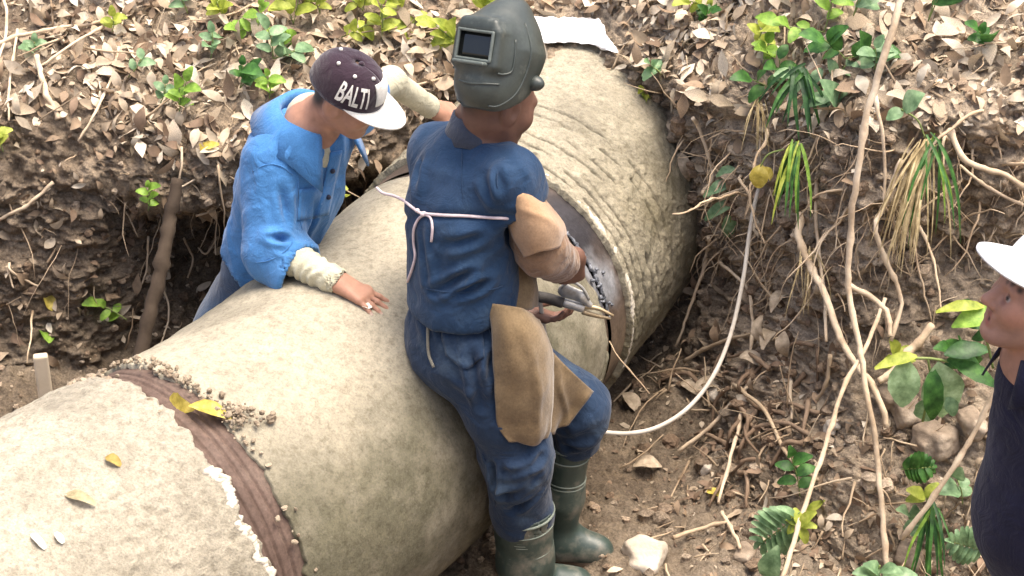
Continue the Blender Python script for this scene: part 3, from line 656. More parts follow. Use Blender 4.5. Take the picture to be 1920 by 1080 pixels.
# cream long-sleeved shirt under the jacket
sh = [rc(eR + (eR - wR) * .1, wR - Xh * .012, .052, .038, s=.01), rc(eL + (sL - eL) * .75, eL, .042, .038), rc(eL, wL - XL * .012, .038, .034, s=.03), rc(nb + A(-.004, .004, .028), nb + A(-.02, .01, -.05), .074, .10, s=.02),
      rc(wR - Xh * .01, wR + Xh * .05, .034, op='s', s=.004), rc(wL - XL * .01, wL + XL * .05, .032, op='s', s=.004)]
sd_ = nrm(eR - wR)
def sleeve_f(V):
    t = np.clip((V - wR) @ sd_ / .26, 0, 1); return .0032 * np.sin(t * 46 + 3.2 * vnoise(V, 16, 4) + (V @ A(0, .6, .8)) * 60) * sstep(-.05, .2, t) + fold(V, .004, 14, A(.3, .2, 1), 8)
so_ = cloth('shirt', [sh[3]], .0045, CREAM, p1, None, label='cream neck of the shirt under the jacket')
cloth('shirt_sleeve', [sh[0], sh[4]], .0045, CREAM, so_, sleeve_f)
cloth('shirt_sleeve', [sh[1], sh[2], sh[5]], .0045, CREAM, so_, lambda V: fold(V, .004, 14, A(.3, .2, 1), 8))
# jacket: torso, shoulders, elbow-length loose sleeves
ax1 = nrm(ch - wa); hem = wa + A(-.035, .01, -.10)
jk = [rc(nb + A(-.015, .01, -.045), ch, .112, .150, f1, 1.28, s=.05), rc(ch, wa, .150, .148, f1, 1.22, s=.05), rc(wa, hem, .148, .158, f1, 1.15, s=.03), rc(sR + A(.03, .02, -.005), sL, .082, .082, s=.06), rc(sR, eR + (eR - sR) * .02, .080, .086, s=.05),
      rc(eR, eR + (wR - eR) * .30 + A(0, 0, -.03), .084, .086, s=.02), rc(sL, sL + (eL - sL) * .5, .072, .058, s=.03),
      rc(nb + A(0, 0, .1), nb + A(-.005, .005, -.02), .078, .070, op='s', s=.01), rc(eR + (wR - eR) * .16 + A(0, 0, -.02), eR + (wR - eR) * .6 + A(0, 0, -.03), .074, .074, op='s', s=.004), rc(eR + (wR - eR) * .95 + A(.02, 0, -.08), eR + (wR - eR) * 1.4 + A(0, 0, -.12), .19, op='s', s=.004)]
cd_ = nrm((wR - eR) + A(0, 0, -.10)); jk += [pl(Yp(475, 512, .46), -ax1, s=.004), rc(Yp(470, 530, .46) - ax1 * .08, Yp(475, 512, .46) + ax1 * .02, .150, .140, f1, 1.15, op='s', s=.004)]
def jk_f(V):
    d = fold(V, .011, 7, A(-.2, .1, 1), 12, 3.0) + fold(V, .006, 15, A(.3, -.3, .8), 19)
    for a, b, w_, dep in ((Yp(520, 330, .24), Yp(545, 440, .14), .012, .010), (Yp(490, 440, .17), Yp(545, 452, .13), .011, .012), (Yp(492, 462, .16), Yp(540, 475, .12), .010, .010), (Yp(560, 300, .28), Yp(575, 420, .28), .014, .012), (Yp(600, 350, .25), Yp(570, 440, .3), .015, .012), (Yp(500, 250, .36), Yp(470, 350, .38), .016, .010), (Yp(545, 230, .3), Yp(520, 300, .24), .012, .008), (Yp(450, 400, .40), Yp(470, 470, .36), .014, .012)):
        d = d + crease(V, a, b, w_ * .9, dep * 1.5)
    return d
jo = cloth('jacket', jk, .0055, JK, p1, jk_f, 1, 'bright blue loose cotton work jacket')
collar('collar', nb + A(-.020, .012, -.010), A(.26, -.12, .95), A(.80, -.55, -.1), JK, p1, .088, .158, .066, -.014, 32, .055, 1, .007)
bvj = bvh_of(jo)
# front placket, pocket, buttons
U = np.array([[(u + (v - 285) * k, v) for u in np.linspace(0, 1, 4)] for v, k in [(0, 0)]]) if False else None
pk = drape(bvj, [[(618 + 22 * t - 26 * s_, 285 + 120 * s_ - 4 * t) for t in np.linspace(0, 1, 5)] for s_ in np.linspace(0, 1, 14)], .004); V, F = sheet(pk, .004); obj('placket', V, F, JK, jo)
pk = drape(bvj, [[(560 + 44 * t - 4 * s_, 355 + 58 * s_ - 6 * t) for t in np.linspace(0, 1, 8)] for s_ in np.linspace(0, 1, 8)], .003); V, F = sheet(pk, .003); obj('chest_pocket', V, F, JK, jo)
BTN = stdmat('dark_button', [(.01, .012, .03), (.03, .035, .06)], 30, .4, 60, .1)
for (u, v) in ((613, 318), (604, 368)):
    c = drape(bvj, [(u + 8, v)], .008)[0]; obj('button', *nets([el(c, A(.008, .008, .008), s=.002)], .003), BTN, jo)
def seam(pts, bv, parent, mat, n=24, r=.0017): tobj('seam', spline(drape(bv, pts, .001), n), r, mat, parent, 5)
seam([(474, 322), (492, 311), (512, 308), (532, 314), (548, 327)], bvj, jo, JK); seam([(556, 300), (560, 340), (556, 380), (566, 430)], bvj, jo, JK); seam([(480, 492), (505, 488), (530, 474), (548, 456)], bvj, jo, JK)
# cap
CAPD = cotton('plum_black_cotton', (.030, .016, .026), .3); CAPW = cotton('white_cotton', (.74, .72, .66), .1)
cap = Cap(hc, HM, .965, .022, .114, .092, .105); co = cap.crown(CAPD, p1, 'cap'); co['label'] = 'dark plum cap with white brim and block letters'
cap.brim(CAPW, co, .085, .012, 80)
cap.patch(R_(-24), R_(34), .16, .62, CAPW, co, 'front_panel', .003)
tv, tf = text_mesh('BALTI', 1.0); tw = tv[:, 0].max(); th_ = tv[:, 1].max()
a_ = R_(-92) + (tv[:, 0] / tw) * R_(52); t_ = .15 + tv[:, 1] / th_ * .40
V0 = cap.pt(a_, t_, .005); V1 = cap.pt(a_, t_, .001); n = len(V0)
obj('lettering', np.concatenate([V0, V1]), tf + [tuple(i + n for i in f[::-1]) for f in tf], CAPW, co, False)
for a in (-130, -75, -20, 165):
    tv_ = .74; c = cap.pt(np.array(R_(a)), np.array(tv_), .003); obj('eyelet', *nets([el(c, A(.006, .006, .006), s=.002)], .0025), CAPW, co)
c = cap.pt(np.array(0.), np.array(.99), .003); obj('top_button', *nets([el(c, A(.009, .009, .006), s=.002)], .003), CAPD, co)
# ================================================================ welder, back to the camera
p2 = empty('person', A(.03, -.18, 0), 'welder in blue work clothes, leather apron and raised welding helmet', 'person')
DEN = cotton('welder_blue', (.017, .042, .090), .1, dirt=((.042, .078, .135), 6, .52, .8)); DEN2 = cotton('welder_trouser_blue', (.018, .036, .072), .12, dirt=((.055, .085, .125), 8, .52, .75))
LEA = stdmat('tan_suede', [(.125, .083, .043), (.19, .132, .07), (.25, .18, .10)], 7, .95, 90, .5, .003, spec=.12, sheen=.25, fine=(160, .3), dirt=((.08, .055, .032), 9, .54, .6))
LEA2 = stdmat('pink_tan_suede', [(.27, .165, .09), (.37, .235, .135), (.44, .29, .175)], 6, .95, 90, .4, .003, spec=.12, sheen=.25, fine=(160, .25), dirt=((.20, .12, .07), 9, .56, .6))
f2 = nrm(A(.72, .69, 0)); WB = A(.165, .085, .058)
wa = Yp(868, 565, -.12); ch = Yp(866, 400, -.075); uc = Yp(886, 318, -.05); nb = Yp(900, 248, -.02)
sR = Yp(957, 336, -.14); sL = Yp(818, 286, .07); eR = Yp(1003, 470, -.16); wR = Yp(1072, 482, .05); eL = Yp(880, 470, .22); wL = Yp(975, 578, .17)
hR = Yp(900, 665, -.17); kR = Yp(972, 850, -.215); aR = Yp(985, 1085, -.19); hL = Yp(925, 650, .0); kL = Yp(1088, 765, .0); aL = Yp(1052, 1005, .0); pv = Yp(862, 630, -.10)
hc = Yp(932, 192, -.02); HM = frame(A(.72, .45, -.42), A(.15, .25, .95))
h2, tips2 = hand_prims(wR, Yp(1066, 566, .10) - wR, A(.35, -.90, -.2), False, curl=(.75, 1.0, .7), s=1.0, spread=.1, thumb=((.035, .034, -.016), (.066, .044, -.034), (.085, .036, -.052)))
h2b, tips2b = hand_prims(wL, Yp(1040, 596, .15) - wL, A(0, -.3, -.9), True, curl=(.3, .5, .4), s=1.0)
P = head_prims(hc, HM, 1.02, nb, .054) + [rc(nb, uc, .09, .11, f2, 1.3), rc(uc, ch, .12, .12, f2, 1.3), rc(ch, wa, .12, .11, f2, 1.2), rc(wa, pv, .11, .12), rc(sR, sL, .055), rc(sR, eR, .048, .042), rc(eR, wR, .040, .028, s=.015), rc(sL, eL, .048, .042), rc(eL, wL, .04, .028, s=.015),
    rc(pv, hR, .10, .09), rc(hR, kR, .08, .055), rc(kR, aR, .05, .04), rc(pv, hL, .10, .085), rc(hL, kL, .075, .05), rc(kL, aL, .042, .032), rc(aR, aR + A(.12, .03, -.03), .038, .03), rc(aL, aL + A(.12, -.02, -.03), .036, .03)]
hair = A(.018, .015, .012)
paint = [(hc + HM @ A(-.045, 0, .045), .078, hair, .012), (hc + HM @ A(-.07, 0, .0), .045, hair, .02)] + [(t, .006, (.40, .27, .21), .003) for t in tips2]
body('body', P + h2 + h2b, p2, WB, paint)
# trousers
tr = [rc(wa + A(0, 0, .03), pv, .118, .130, f2, 1.18, s=.04), rc(pv, Yp(848, 668, -.13), .122, .105, s=.06), rc(pv, hR, .13, .118, s=.05), rc(hR, Yp(945, 760, -.21), .116, .105, s=.05), rc(Yp(945, 760, -.21), kR, .104, .094, s=.05), rc(kR, Yp(980, 965, -.20), .096, .082, s=.05),
      rc(pv, hL, .12, .105, s=.05), rc(hL, kL, .096, .079, s=.05), rc(kL, Yp(1080, 822, .02), .081, .076, s=.05), rc(Yp(1080, 850, .02), Yp(1064, 920, .02), .070, .066, op='s', s=.004)]
def tr_f(V):
    d = fold(V, .011, 7, A(.25, 0, 1), 22, 4.0) + fold(V, .0045, 15, A(.7, .1, -.5), 29, 4.0)
    for a, b, w_, dep in ((Yp(950, 880, -.31), Yp(1010, 855, -.29), .013, .016), (Yp(935, 930, -.3), Yp(1000, 885, -.3), .013, .016), (Yp(1010, 900, -.28), Yp(960, 960, -.3), .012, .013), (Yp(925, 870, -.3), Yp(935, 965, -.3), .010, .012), (Yp(1060, 800, -.07), Yp(1110, 775, -.06), .012, .014), (Yp(1065, 835, -.06), Yp(1120, 800, -.05), .012, .014), (Yp(800, 590, -.15), Yp(820, 650, -.2), .011, .014), (Yp(825, 570, -.2), Yp(835, 640, -.22), .011, .012), (Yp(880, 640, -.28), Yp(905, 760, -.30), .014, .012), (Yp(850, 690, -.24), Yp(900, 730, -.28), .012, .014), (Yp(930, 640, -.28), Yp(910, 720, -.29), .012, .010)):
        d = d + crease(V, a, b, w_ * .85, dep * 1.9)
    return d
tro = cloth('trousers', tr, .0055, DEN2, p2, tr_f)
bvt = bvh_of(tro)
pk = drape(bvt, [[(822 + 82 * t + 10 * s_ - 12 * (t - .5) * s_, 600 + (92 - 26 * abs(t - .5) * 2 * 1.0) * s_ + 4 * t) for t in np.linspace(0, 1, 12)] for s_ in np.linspace(0, 1, 12)], .005); V, F = sheet(pk, .005); obj('back_pocket', V, F, DEN2, tro); seam([(912, 590), (926, 660), (930, 700)], bvt, tro, DEN2); seam([(905, 850), (920, 900), (930, 950)], bvt, tro, DEN2)
# jacket back with cap sleeve
jk = [rc(nb + A(-.01, 0, -.07), uc + A(-.01, 0, -.03), .085, .135, f2, 1.2, s=.05), rc(uc + A(-.01, 0, -.03), ch, .137, .150, f2, 1.22, s=.05), rc(ch, wa + A(0, 0, -.005), .150, .156, f2, 1.15, s=.04), rc(sR + A(-.01, .01, .0), sL + A(.01, -.01, 0), .074, .070, s=.06),
      rc(sR, sR + (eR - sR) * .26, .073, .078, s=.05), rc(sL, sL + (eL - sL) * .9, .07, .062, s=.04), rc(nb + A(.02, .03, .10), nb + A(.01, .01, -.005), .070, .062, op='s', s=.01),
      pl(wa + A(0, 0, -.008), nrm(A(.10, 0, -1)), s=.004), rc(wa + A(0, 0, -.06), wa + A(0, 0, .03), .148, .138, f2, 1.15, op='s', s=.004),
      rc(sR + (eR - sR) * .30, sR + (eR - sR) * .7, .068, .078, op='s', s=.005)]
def jk_f(V):
    d = fold(V, .009, 6.5, A(.1, 0, 1), 42, 4.0) + fold(V, .005, 14, A(.5, .2, .6), 47, 4.0)
    for a, b, w_, dep in ((Yp(830, 460, -.22), Yp(935, 440, -.25), .016, .010), (Yp(820, 545, -.22), Yp(920, 490, -.27), .014, .013), (Yp(850, 550, -.24), Yp(945, 520, -.25), .013, .011), (Yp(930, 300, -.20), Yp(945, 380, -.25), .013, .013), (Yp(960, 310, -.22), Yp(975, 370, -.25), .011, .010), (Yp(905, 330, -.2), Yp(925, 400, -.25), .015, .010), (Yp(800, 420, -.15), Yp(815, 540, -.2), .014, .011), (Yp(790, 300, -.06), Yp(800, 390, -.12), .014, .009), (Yp(870, 420, -.25), Yp(840, 520, -.25), .015, .009)):
        d = d + crease(V, a, b, w_ * .85, dep * 1.9)
    dd = np.abs((V - Yp(868, 405, -.2)) @ UP); inside = (V[:, 0] < .03)            # pulled in under the cord
    return d - .009 * np.exp(-(dd / .012) ** 2) * inside
jo2 = cloth('jacket', jk, .005, DEN, p2, jk_f, 1, 'faded blue jacket back with short cap sleeve')
bvk = bvh_of(jo2); seam([(946, 296), (934, 322), (932, 350), (944, 384)], bvk, jo2, DEN); seam([(800, 541), (840, 548), (880, 548), (920, 543), (942, 536)], bvk, jo2, DEN, 30); seam([(868, 262), (866, 330), (870, 395)], bvk, jo2, DEN, 30)
collar('collar', nb + A(-.005, -.005, -.012), A(.12, .18, .95), A(.7, .6, 0), cotton('collar_grey_blue', (.05, .06, .085), .2), p2, .066, .092, .060, -.012, 40, .01, 2)
# leather sleeve and apron
slv = [rc(Yp(978, 378, -.135), Yp(1010, 462, -.14), .050, .062, s=.03), rc(Yp(1010, 462, -.14), Yp(1046, 486, -.02), .062, .058, s=.04), rc(Yp(1052, 488, .0), Yp(1085, 497, .12), .050, .052, op='s', s=.004)]
def sl_f(V):
    d = fold(V, .009, 9, A(.4, .2, -.8), 52) + fold(V, .005, 18, A(.8, .2, .4), 55) 
    for a, b, w_, dep in ((Yp(985, 480, -.23), Yp(1030, 455, -.2), .013, .012), (Yp(1005, 505, -.2), Yp(1045, 485, -.1), .012, .012), (Yp(970, 420, -.24), Yp(1010, 440, -.25), .013, .008)): d = d + crease(V, a, b, w_, dep)
    return d
LEA3 = stdmat('worn_brown_suede', [(.15, .088, .05), (.22, .135, .08), (.28, .18, .11)], 6, .95, 90, .4, .003, spec=.12, sheen=.25, fine=(160, .25), wr=True, dirt=((.13, .075, .05), 9, .56, .6))
slo = cloth('leather_sleeve', slv, .005, LEA3, p2, sl_f, 1, 'brown leather cuff under the tan sleeve flap')
ap = empty_part = None
STI = stdmat('dark_thread', [(.05, .032, .018), (.09, .06, .035)], 30, .8, 100, .2)
def leather(name, rows, mat, parent, nu=30, nv=22, th=.005, wob=.006, seed=0, label=None, rip=.007):
    wob = wob * .8
    G = cgrid(rows, nu, nv); N = normals(G.reshape(-1, 3), gridF(nu, nv)).reshape(nu, nv, 3); tu_, tv2 = np.meshgrid(np.linspace(0, 1, nu), np.linspace(0, 1, nv), indexing='ij')
    G = G + N * (wob * fbm(G, 12, 3, seed) + rip * tu_ * np.sin(6.3 * (1.6 * tv2 + .35 * tu_) + seed) - rip * 1.3 * np.exp(-((tv2 - .35 - .4 * tu_ + .1 * np.sin(5 * tu_ + seed)) / .05) ** 2) * np.sin(np.pi * tu_))[..., None]
    V, F = sheet(G, th); o = obj(name, V, F, mat, parent)
    e_ = G + N * th * .5; k1, k2 = nu - 3, nv - 3; E_ = np.concatenate([e_[2:k1, 2], e_[k1, 2:k2], e_[2:k1 + 1, k2][::-1]]); Nn = np.concatenate([N[2:k1, 2], N[k1, 2:k2], N[2:k1 + 1, k2][::-1]]); Nn = Nn * np.sign((Nn * (CAM - E_)).sum(1))[:, None]
    tobj('stitching', E_ + Nn * (th * .55), .0013, STI, o, 5)
    if label: o['label'] = label
    return o
leather('sleeve_flap', [[Yp(950, 400, -.17), Yp(962, 374, -.222), Yp(985, 360, -.215), Yp(1004, 356, -.14)],
                  [Yp(957, 428, -.19), Yp(985, 408, -.250), Yp(1014, 392, -.232), Yp(1034, 390, -.13)],
                  [Yp(968, 455, -.20), Yp(1000, 440, -.262), Yp(1034, 424, -.235), Yp(1058, 422, -.11)],
                  [Yp(984, 482, -.205), Yp(1006, 474, -.258), Yp(1036, 466, -.225), Yp(1066, 450, -.09)]], LEA2, p2, 30, 26, .005, .006, 14, 'pinkish tan leather welding sleeve', .004)
apo = leather('apron', [[Yp(912, 568, -.235), Yp(945, 572, -.262), Yp(985, 580, -.25), Yp(1010, 600, -.17)],
                  [Yp(922, 620, -.275), Yp(955, 625, -.315), Yp(1005, 632, -.285), Yp(1034, 655, -.19)],
                  [Yp(928, 690, -.305), Yp(965, 695, -.335), Yp(1010, 700, -.305), Yp(1038, 715, -.23)],
                  [Yp(930, 755, -.322), Yp(970, 762, -.340), Yp(1012, 765, -.312), Yp(1037, 765, -.25)],
                  [Yp(934, 795, -.325), Yp(972, 812, -.338), Yp(1010, 812, -.312), Yp(1034, 800, -.26)],
                  [Yp(955, 825, -.330), Yp(978, 831, -.334), Yp(1006, 830, -.310), Yp(1028, 822, -.268)]], LEA, p2, 40, 26, .005, .010, 3, 'tan suede apron panel over the near thigh')
leather('apron_flap', [[Yp(1004, 618, -.16), Yp(1040, 664, -.13), Yp(1078, 702, -.115), Yp(1112, 734, -.085)],
                       [Yp(1018, 700, -.18), Yp(1042, 715, -.145), Yp(1074, 735, -.125), Yp(1102, 748, -.11)],
                       [Yp(1022, 760, -.19), Yp(1042, 762, -.15), Yp(1066, 768, -.13), Yp(1086, 766, -.115)],
                       [Yp(1024, 815, -.195), Yp(1036, 812, -.16), Yp(1050, 803, -.14), Yp(1066, 790, -.125)]], LEA, apo, 24, 20, .005, .004, 6, 'apron flap lying over the far thigh')
leather('apron_bib', [[Yp(946, 425, -.10), Yp(966, 440, -.10), Yp(985, 455, -.07), Yp(1000, 470, -.03)],
                      [Yp(940, 470, -.12), Yp(965, 490, -.13), Yp(985, 505, -.09), Yp(1005, 520, -.02)],
                      [Yp(948, 530, -.15), Yp(970, 540, -.16), Yp(992, 545, -.11), Yp(1012, 550, -.03)],
                      [Yp(935, 572, -.20), Yp(965, 580, -.19), Yp(990, 580, -.13), Yp(1012, 575, -.04)]], LEA, apo, 22, 18, .005, .008, 9)
# cord tied across the back, with its loose ends
CORD = stdmat('pale_cord', [(.50, .40, .42), (.68, .58, .58)], 40, .85, 200, .5, .002)
bvb = bvh_of(jo2, slo, tro)
c1 = drape(bvb, [(u, 352 + .0 + (u - 703) * .0) for u in (703,)], 0)
up_ = list(drape(bvb, [(768, 382), (782, 392), (795, 398), (830, 401), (870, 404), (910, 406), (945, 408), (978, 409)], .006))
free = [Yp(706, 352, .17), Yp(718, 362, .14), Yp(738, 367, .10), Yp(755, 375, .03)]
co_ = tobj('cord', spline(np.array(free + up_), 60), .0042, CORD, p2, 6); co_['label'] = 'pale pink cord tied round the back'
tobj('cord_end', spline(drape(bvb, [(798, 400), (788, 412), (780, 430), (779, 455), (782, 480), (776, 505), (768, 528)], .006), 30), .0038, CORD, co_, 6)
tobj('cord_end', spline(drape(bvb, [(800, 400), (810, 410), (813, 425), (811, 452)], .006), 14), .0038, CORD, co_, 6)
obj('knot', *nets([el(drape(bvb, [(797, 399)], .006)[0], A(.010, .008, .007), s=.004), el(drape(bvb, [(786, 393)], .007)[0], A(.007, .007, .006), s=.004)], .0025), CORD, co_)
obj('knot', *nets([el(drape(bvb, [(976, 409)], .006)[0], A(.007, .006, .006), s=.004)], .0025), CORD, co_)
# trouser drawstring loops at the left hip
tobj('drawstring', spline(drape(bvt, [(812, 590), (822, 598), (824, 612), (812, 616), (806, 604), (803, 630), (806, 662), (816, 688)], .006), 40), .004, cotton('dusty_string', (.20, .19, .15)), tro, 6)
# boots
RUB = stdmat('green_rubber', [(.022, .036, .030), (.040, .060, .050), (.06, .082, .066)], 9, .42, 50, .25, .003, spec=.5, dirt=((.24, .21, .165), 9, .5, .6)); MUD = stdmat('muddy_sole', [(.08, .055, .035), (.17, .12, .08)], 20, .9, 60, .6)
RIM = stdmat('pale_rubber_edge', [(.14, .17, .14), (.24, .27, .22)], 20, .5, 50, .2)
def boot(top, mid, ank, toe, r, parent, nm, fr=.050):
    axv = nrm(top - mid); b = empty_b = None; fl = nrm((toe - ank) * A(1, 1, 0)); heel = ank - fl * .03; heel = A(heel[0], heel[1], .042); tz = A(toe[0], toe[1], .040)
    pr_ = [rc(mid, top, r[1], r[0], s=.02), rc(ank, mid, r[2], r[1], s=.04), rc(heel, tz, .046, .046, s=.04), rc(ank, heel, r[2], .044, s=.04), rc(ank + fl * .02 + A(0, 0, -.02), tz - fl * .05 + A(0, 0, .016), r[2] * .85, .040, s=.04), pl(A(0, 0, .022), A(0, 0, -1), s=.004),
           pl(top, axv, s=.004), rc(top - axv * .03, top + axv * .1, r[0] - .006, op='s', s=.004)]
    V, F = nets(pr_, .0045); V = relax(V, F, 1, .4); N = normals(V, F); V = V + N * (fold(V, .0035, 12, np.cross(axv, fl), 61, 4) * sstep(.36, .2, V[:, 2]))[:, None]
    o = obj('boot', V, F, RUB, parent)
    S_ = [rc(heel * A(1, 1, 0) + A(0, 0, .014), tz * A(1, 1, 0) + A(0, 0, .014), .049, .049, s=.01), pl(A(0, 0, .026), A(0, 0, 1), s=.003), pl(A(0, 0, -.004), A(0, 0, -1), s=.003)]
    obj('sole', *nets(S_, .005), MUD, o)
    L = np.linalg.norm(top - mid)
    for t, rr, mm in ((.015, .0045, RIM), (.055, .0025, RIM), (.135, .0025, RIM), (.148, .0025, RIM)):
        c = top - axv * t; rad = r[0] + (r[1] - r[0]) * min(1, t / L); P_ = ring_pts(c, axv, rad + .0005, 36); tobj('rim' if t < .02 else 'band', P_, rr, mm, o, 6, True)
    return o, top, axv, rad
o, tp, axv, rad = boot(Yp(980, 948, -.20), Yp(985, 1050, -.195), Yp(987, 1105, -.19), aR + A(.15, .02, 0), (.088, .078, .066), p2, 'R'); o['label'] = 'green rubber boot on the near leg'
bvb2 = BVHTree.FromObject(o, bpy.context.evaluated_depsgraph_get()) if False else None
dirc = nrm((CAM - tp) - axv * ((CAM - tp) @ axv)); sdv = np.cross(axv, dirc)
for k in range(3):
    q = tp - axv * (.072 + .009 * k); tobj('logo_line', [q + dirc * (rad + .003) * math.cos(a) + sdv * (rad + .003) * math.sin(a) for a in np.linspace(-.02 - .12 * k + .1, .42 - .06 * k, 7) * -1], .0018, RIM, o, 5)
o, tp, axv, rad = boot(Yp(1068, 822, .008), Yp(1055, 930, .005), Yp(1050, 1008, .005), Yp(1122, 1045, -.02), (.064, .058, .048), p2, 'L'); o['label'] = 'green rubber boot on the far leg, toe on the mud'
# raised welding helmet
HEL = stdmat('grey_green_plastic', [(.024, .031, .027), (.042, .051, .045), (.066, .078, .068)], 8, .42, 80, .12, .002, spec=.5, dirt=((.20, .21, .18), 12, .58, .45), fine=(120, .2))
hx = Yp(934, 112, -.06); KM = frame(A(-.50, -.66, .42), A(.13, .42, .90))
def kw(x, y, z): return hx + KM @ A(x, y, z)
hl = [el(kw(-.005, 0, .02), A(.116, .097, .130), KM, s=.02), rc(kw(-.03, 0, .03), kw(-.035, 0, .125), .094, .036, s=.05), el(kw(.015, 0, -.07), A(.096, .090, .085), KM, s=.05), bxp(kw(.072, 0, .022), A(.042, .070, .052), KM, .012, s=.025),
      bxp(kw(.085, 0, .085), A(.03, .055, .012), KM, .01, s=.03),
      bxp(kw(.122, 0, .026), A(.016, .052, .034), KM, .004, op='s', s=.004), pl(kw(-.075, 0, -.03), KM @ A(-1, 0, -.25), s=.004), pl(kw(0, 0, -.142), KM @ A(.15, 0, -1), s=.004),
      el(kw(-.03, 0, -.02), A(.112, .084, .118), KM, op='s', s=.004), rc(kw(-.02, 0, -.1), kw(-.03, 0, -.22), .085, .095, op='s', s=.004)]
V, F = nets(hl, .0035); V = relax(V, F, 1, .4); he = obj('welding_helmet', V, F, HEL, p2); he['label'] = 'grey green welding helmet pushed up on the head'
o_bvh[he.name] = (V, F); bvh_h = bvh_of(he)
def hsurf(y, z, off=.002, ang=0.):       # surface point along a local direction
    dr = KM @ nrm(A(math.cos(ang), math.sin(ang), 0)); o0 = kw(0, y, z); h = bvh_h.ray_cast(Vector(o0 + dr * .4), Vector(-dr)); return np.array(h[0]) + dr * off if h[0] else o0 + dr * .11
GLS = stdmat('dark_lens', [(.006, .007, .006), (.012, .013, .012)], 10, .08, 50, 0, spec=.6)
V, F = sheet(cgrid([[kw(.108, y, z) for y in (-.050, 0, .050)] for z in (-.006, .026, .058)], 6, 8), .003); obj('lens', V, F, GLS, he)
FRM = stdmat('scuffed_plastic', [(.07, .085, .078), (.15, .17, .155)], 20, .4, 80, .2)
def bar(name, a, b, hx_, parent, mat): V, F = nets([rc(a, b, hx_, s=.002)], .0025); return obj(name, V, F, mat, parent)
for a, b in (((.117, -.052, -.010), (.117, .052, -.010)), ((.117, -.052, .062), (.117, .052, .062)), ((.117, -.052, -.010), (.117, -.052, .062)), ((.117, .052, -.010), (.117, .052, .062))): bar('lens_frame', kw(*a), kw(*b), .0045, he, FRM)
V, F = nets([bxp(kw(.124, 0, -.018), A(.014, .048, .005), KM, .003)], .003); obj('frame_catch', V, F, FRM, he)
for sg in (1, -1):
    c = kw(-.035, sg * .090, -.045); V, F = nets([rc(c, c + KM @ A(0, sg * .022, 0), .016, .014, s=.002), rc(c, c + KM @ A(0, sg * .012, 0), .021, .02, s=.003)], .003); obj('knob', V, F, HEL, he)
    P_ = [hsurf(0, z, .001, sg * a) for z, a in ((.055, .95), (.01, .98), (-.025, .95), (-.036, .75), (-.036, .62))]; tobj('moulded_rib', spline(np.array(P_), 20), .003, HEL, he, 6)
    P_ = [hsurf(0, z, .0005, sg * a) for z, a in ((.10, 1.35), (.04, 1.45), (-.02, 1.42), (-.08, 1.2), (-.115, .8), (-.12, .5))]; tobj('moulded_rib', spline(np.array(P_), 30), .003, HEL, he, 6)
P_ = [hsurf(0, z, .0005, a) for z, a in ((-.062, .7), (-.066, .35), (-.070, 0), (-.066, -.35))]; tobj('moulded_rib', spline(np.array(P_), 20), .003, HEL, he, 6)
# ================================================================ man at the right edge, profile to the left
p3 = empty('person', A(1.2, -1.2, .02), 'man in navy polo shirt and white cap seen in profile at the edge', 'person')
PB = A(.40, .212, .145); POLO = cotton('navy_pique', (.013, .013, .032), .1); KHK = cotton('dark_trousers', (.03, .03, .04))
f3 = nrm(A(-.97, -.22, 0)); HM = frame(A(-.94, -.06, .30)); y3 = -1.18
nose = Yp(1842, 562, y3); S3 = .98; hc = nose - HM @ (A(.122, 0, -.03) * S3)
nb = hc + A(.035, .01, -.165); ch = nb + A(.085, -.01, -.17); be = nb + A(.105, -.02, -.40); pv = be + A(.06, .01, -.26); sn = np.cross(A(0, 0, 1), f3)
sL3 = nb + sn * .185 + A(.02, 0, -.055); sR3 = nb - sn * .175 + A(.09, 0, -.065); eL3 = sL3 + A(.12, -.02, -.27); eR3 = sR3 + A(.14, .03, -.26); wL3 = eL3 + A(.04, -.02, -.25); wR3 = eR3 + A(.05, .02, -.25)
hA, tA = hand_prims(wL3, A(-.1, 0, -1), sn, True, curl=(.3, .35, .25)); hB, tB = hand_prims(wR3, A(-.1, 0, -1), -sn, False, curl=(.3, .35, .25))
ft = [drop(p3.location + Vector((0, -.1, 0))), drop(p3.location + Vector((.02, .1, 0)))]
P = head_prims(hc, HM, S3, nb, .062) + [rc(nb, ch, .11, .14, f3, 1.2), rc(ch, be, .15, .175, s=.06), rc(be, pv, .17, .14), rc(sL3, sR3, .06), rc(sL3, eL3, .052, .045), rc(eL3, wL3, .042, .028, s=.015), rc(sR3, eR3, .052, .045), rc(eR3, wR3, .042, .028, s=.015)]
for k, q in enumerate(ft):
    hj = pv + sn * (.09 if k == 0 else -.09); P += [rc(hj, (hj + q) / 2 + f3 * .03, .09, .06), rc((hj + q) / 2 + f3 * .03, q + A(0, 0, .09), .058, .042), rc(q + A(0, 0, .05), q + f3 * .16 + A(0, 0, .035), .045, .032)]
def wq(x, y, z): return hc + HM @ (A(x, y, z) * S3)
hair = A(.05, .045, .04)
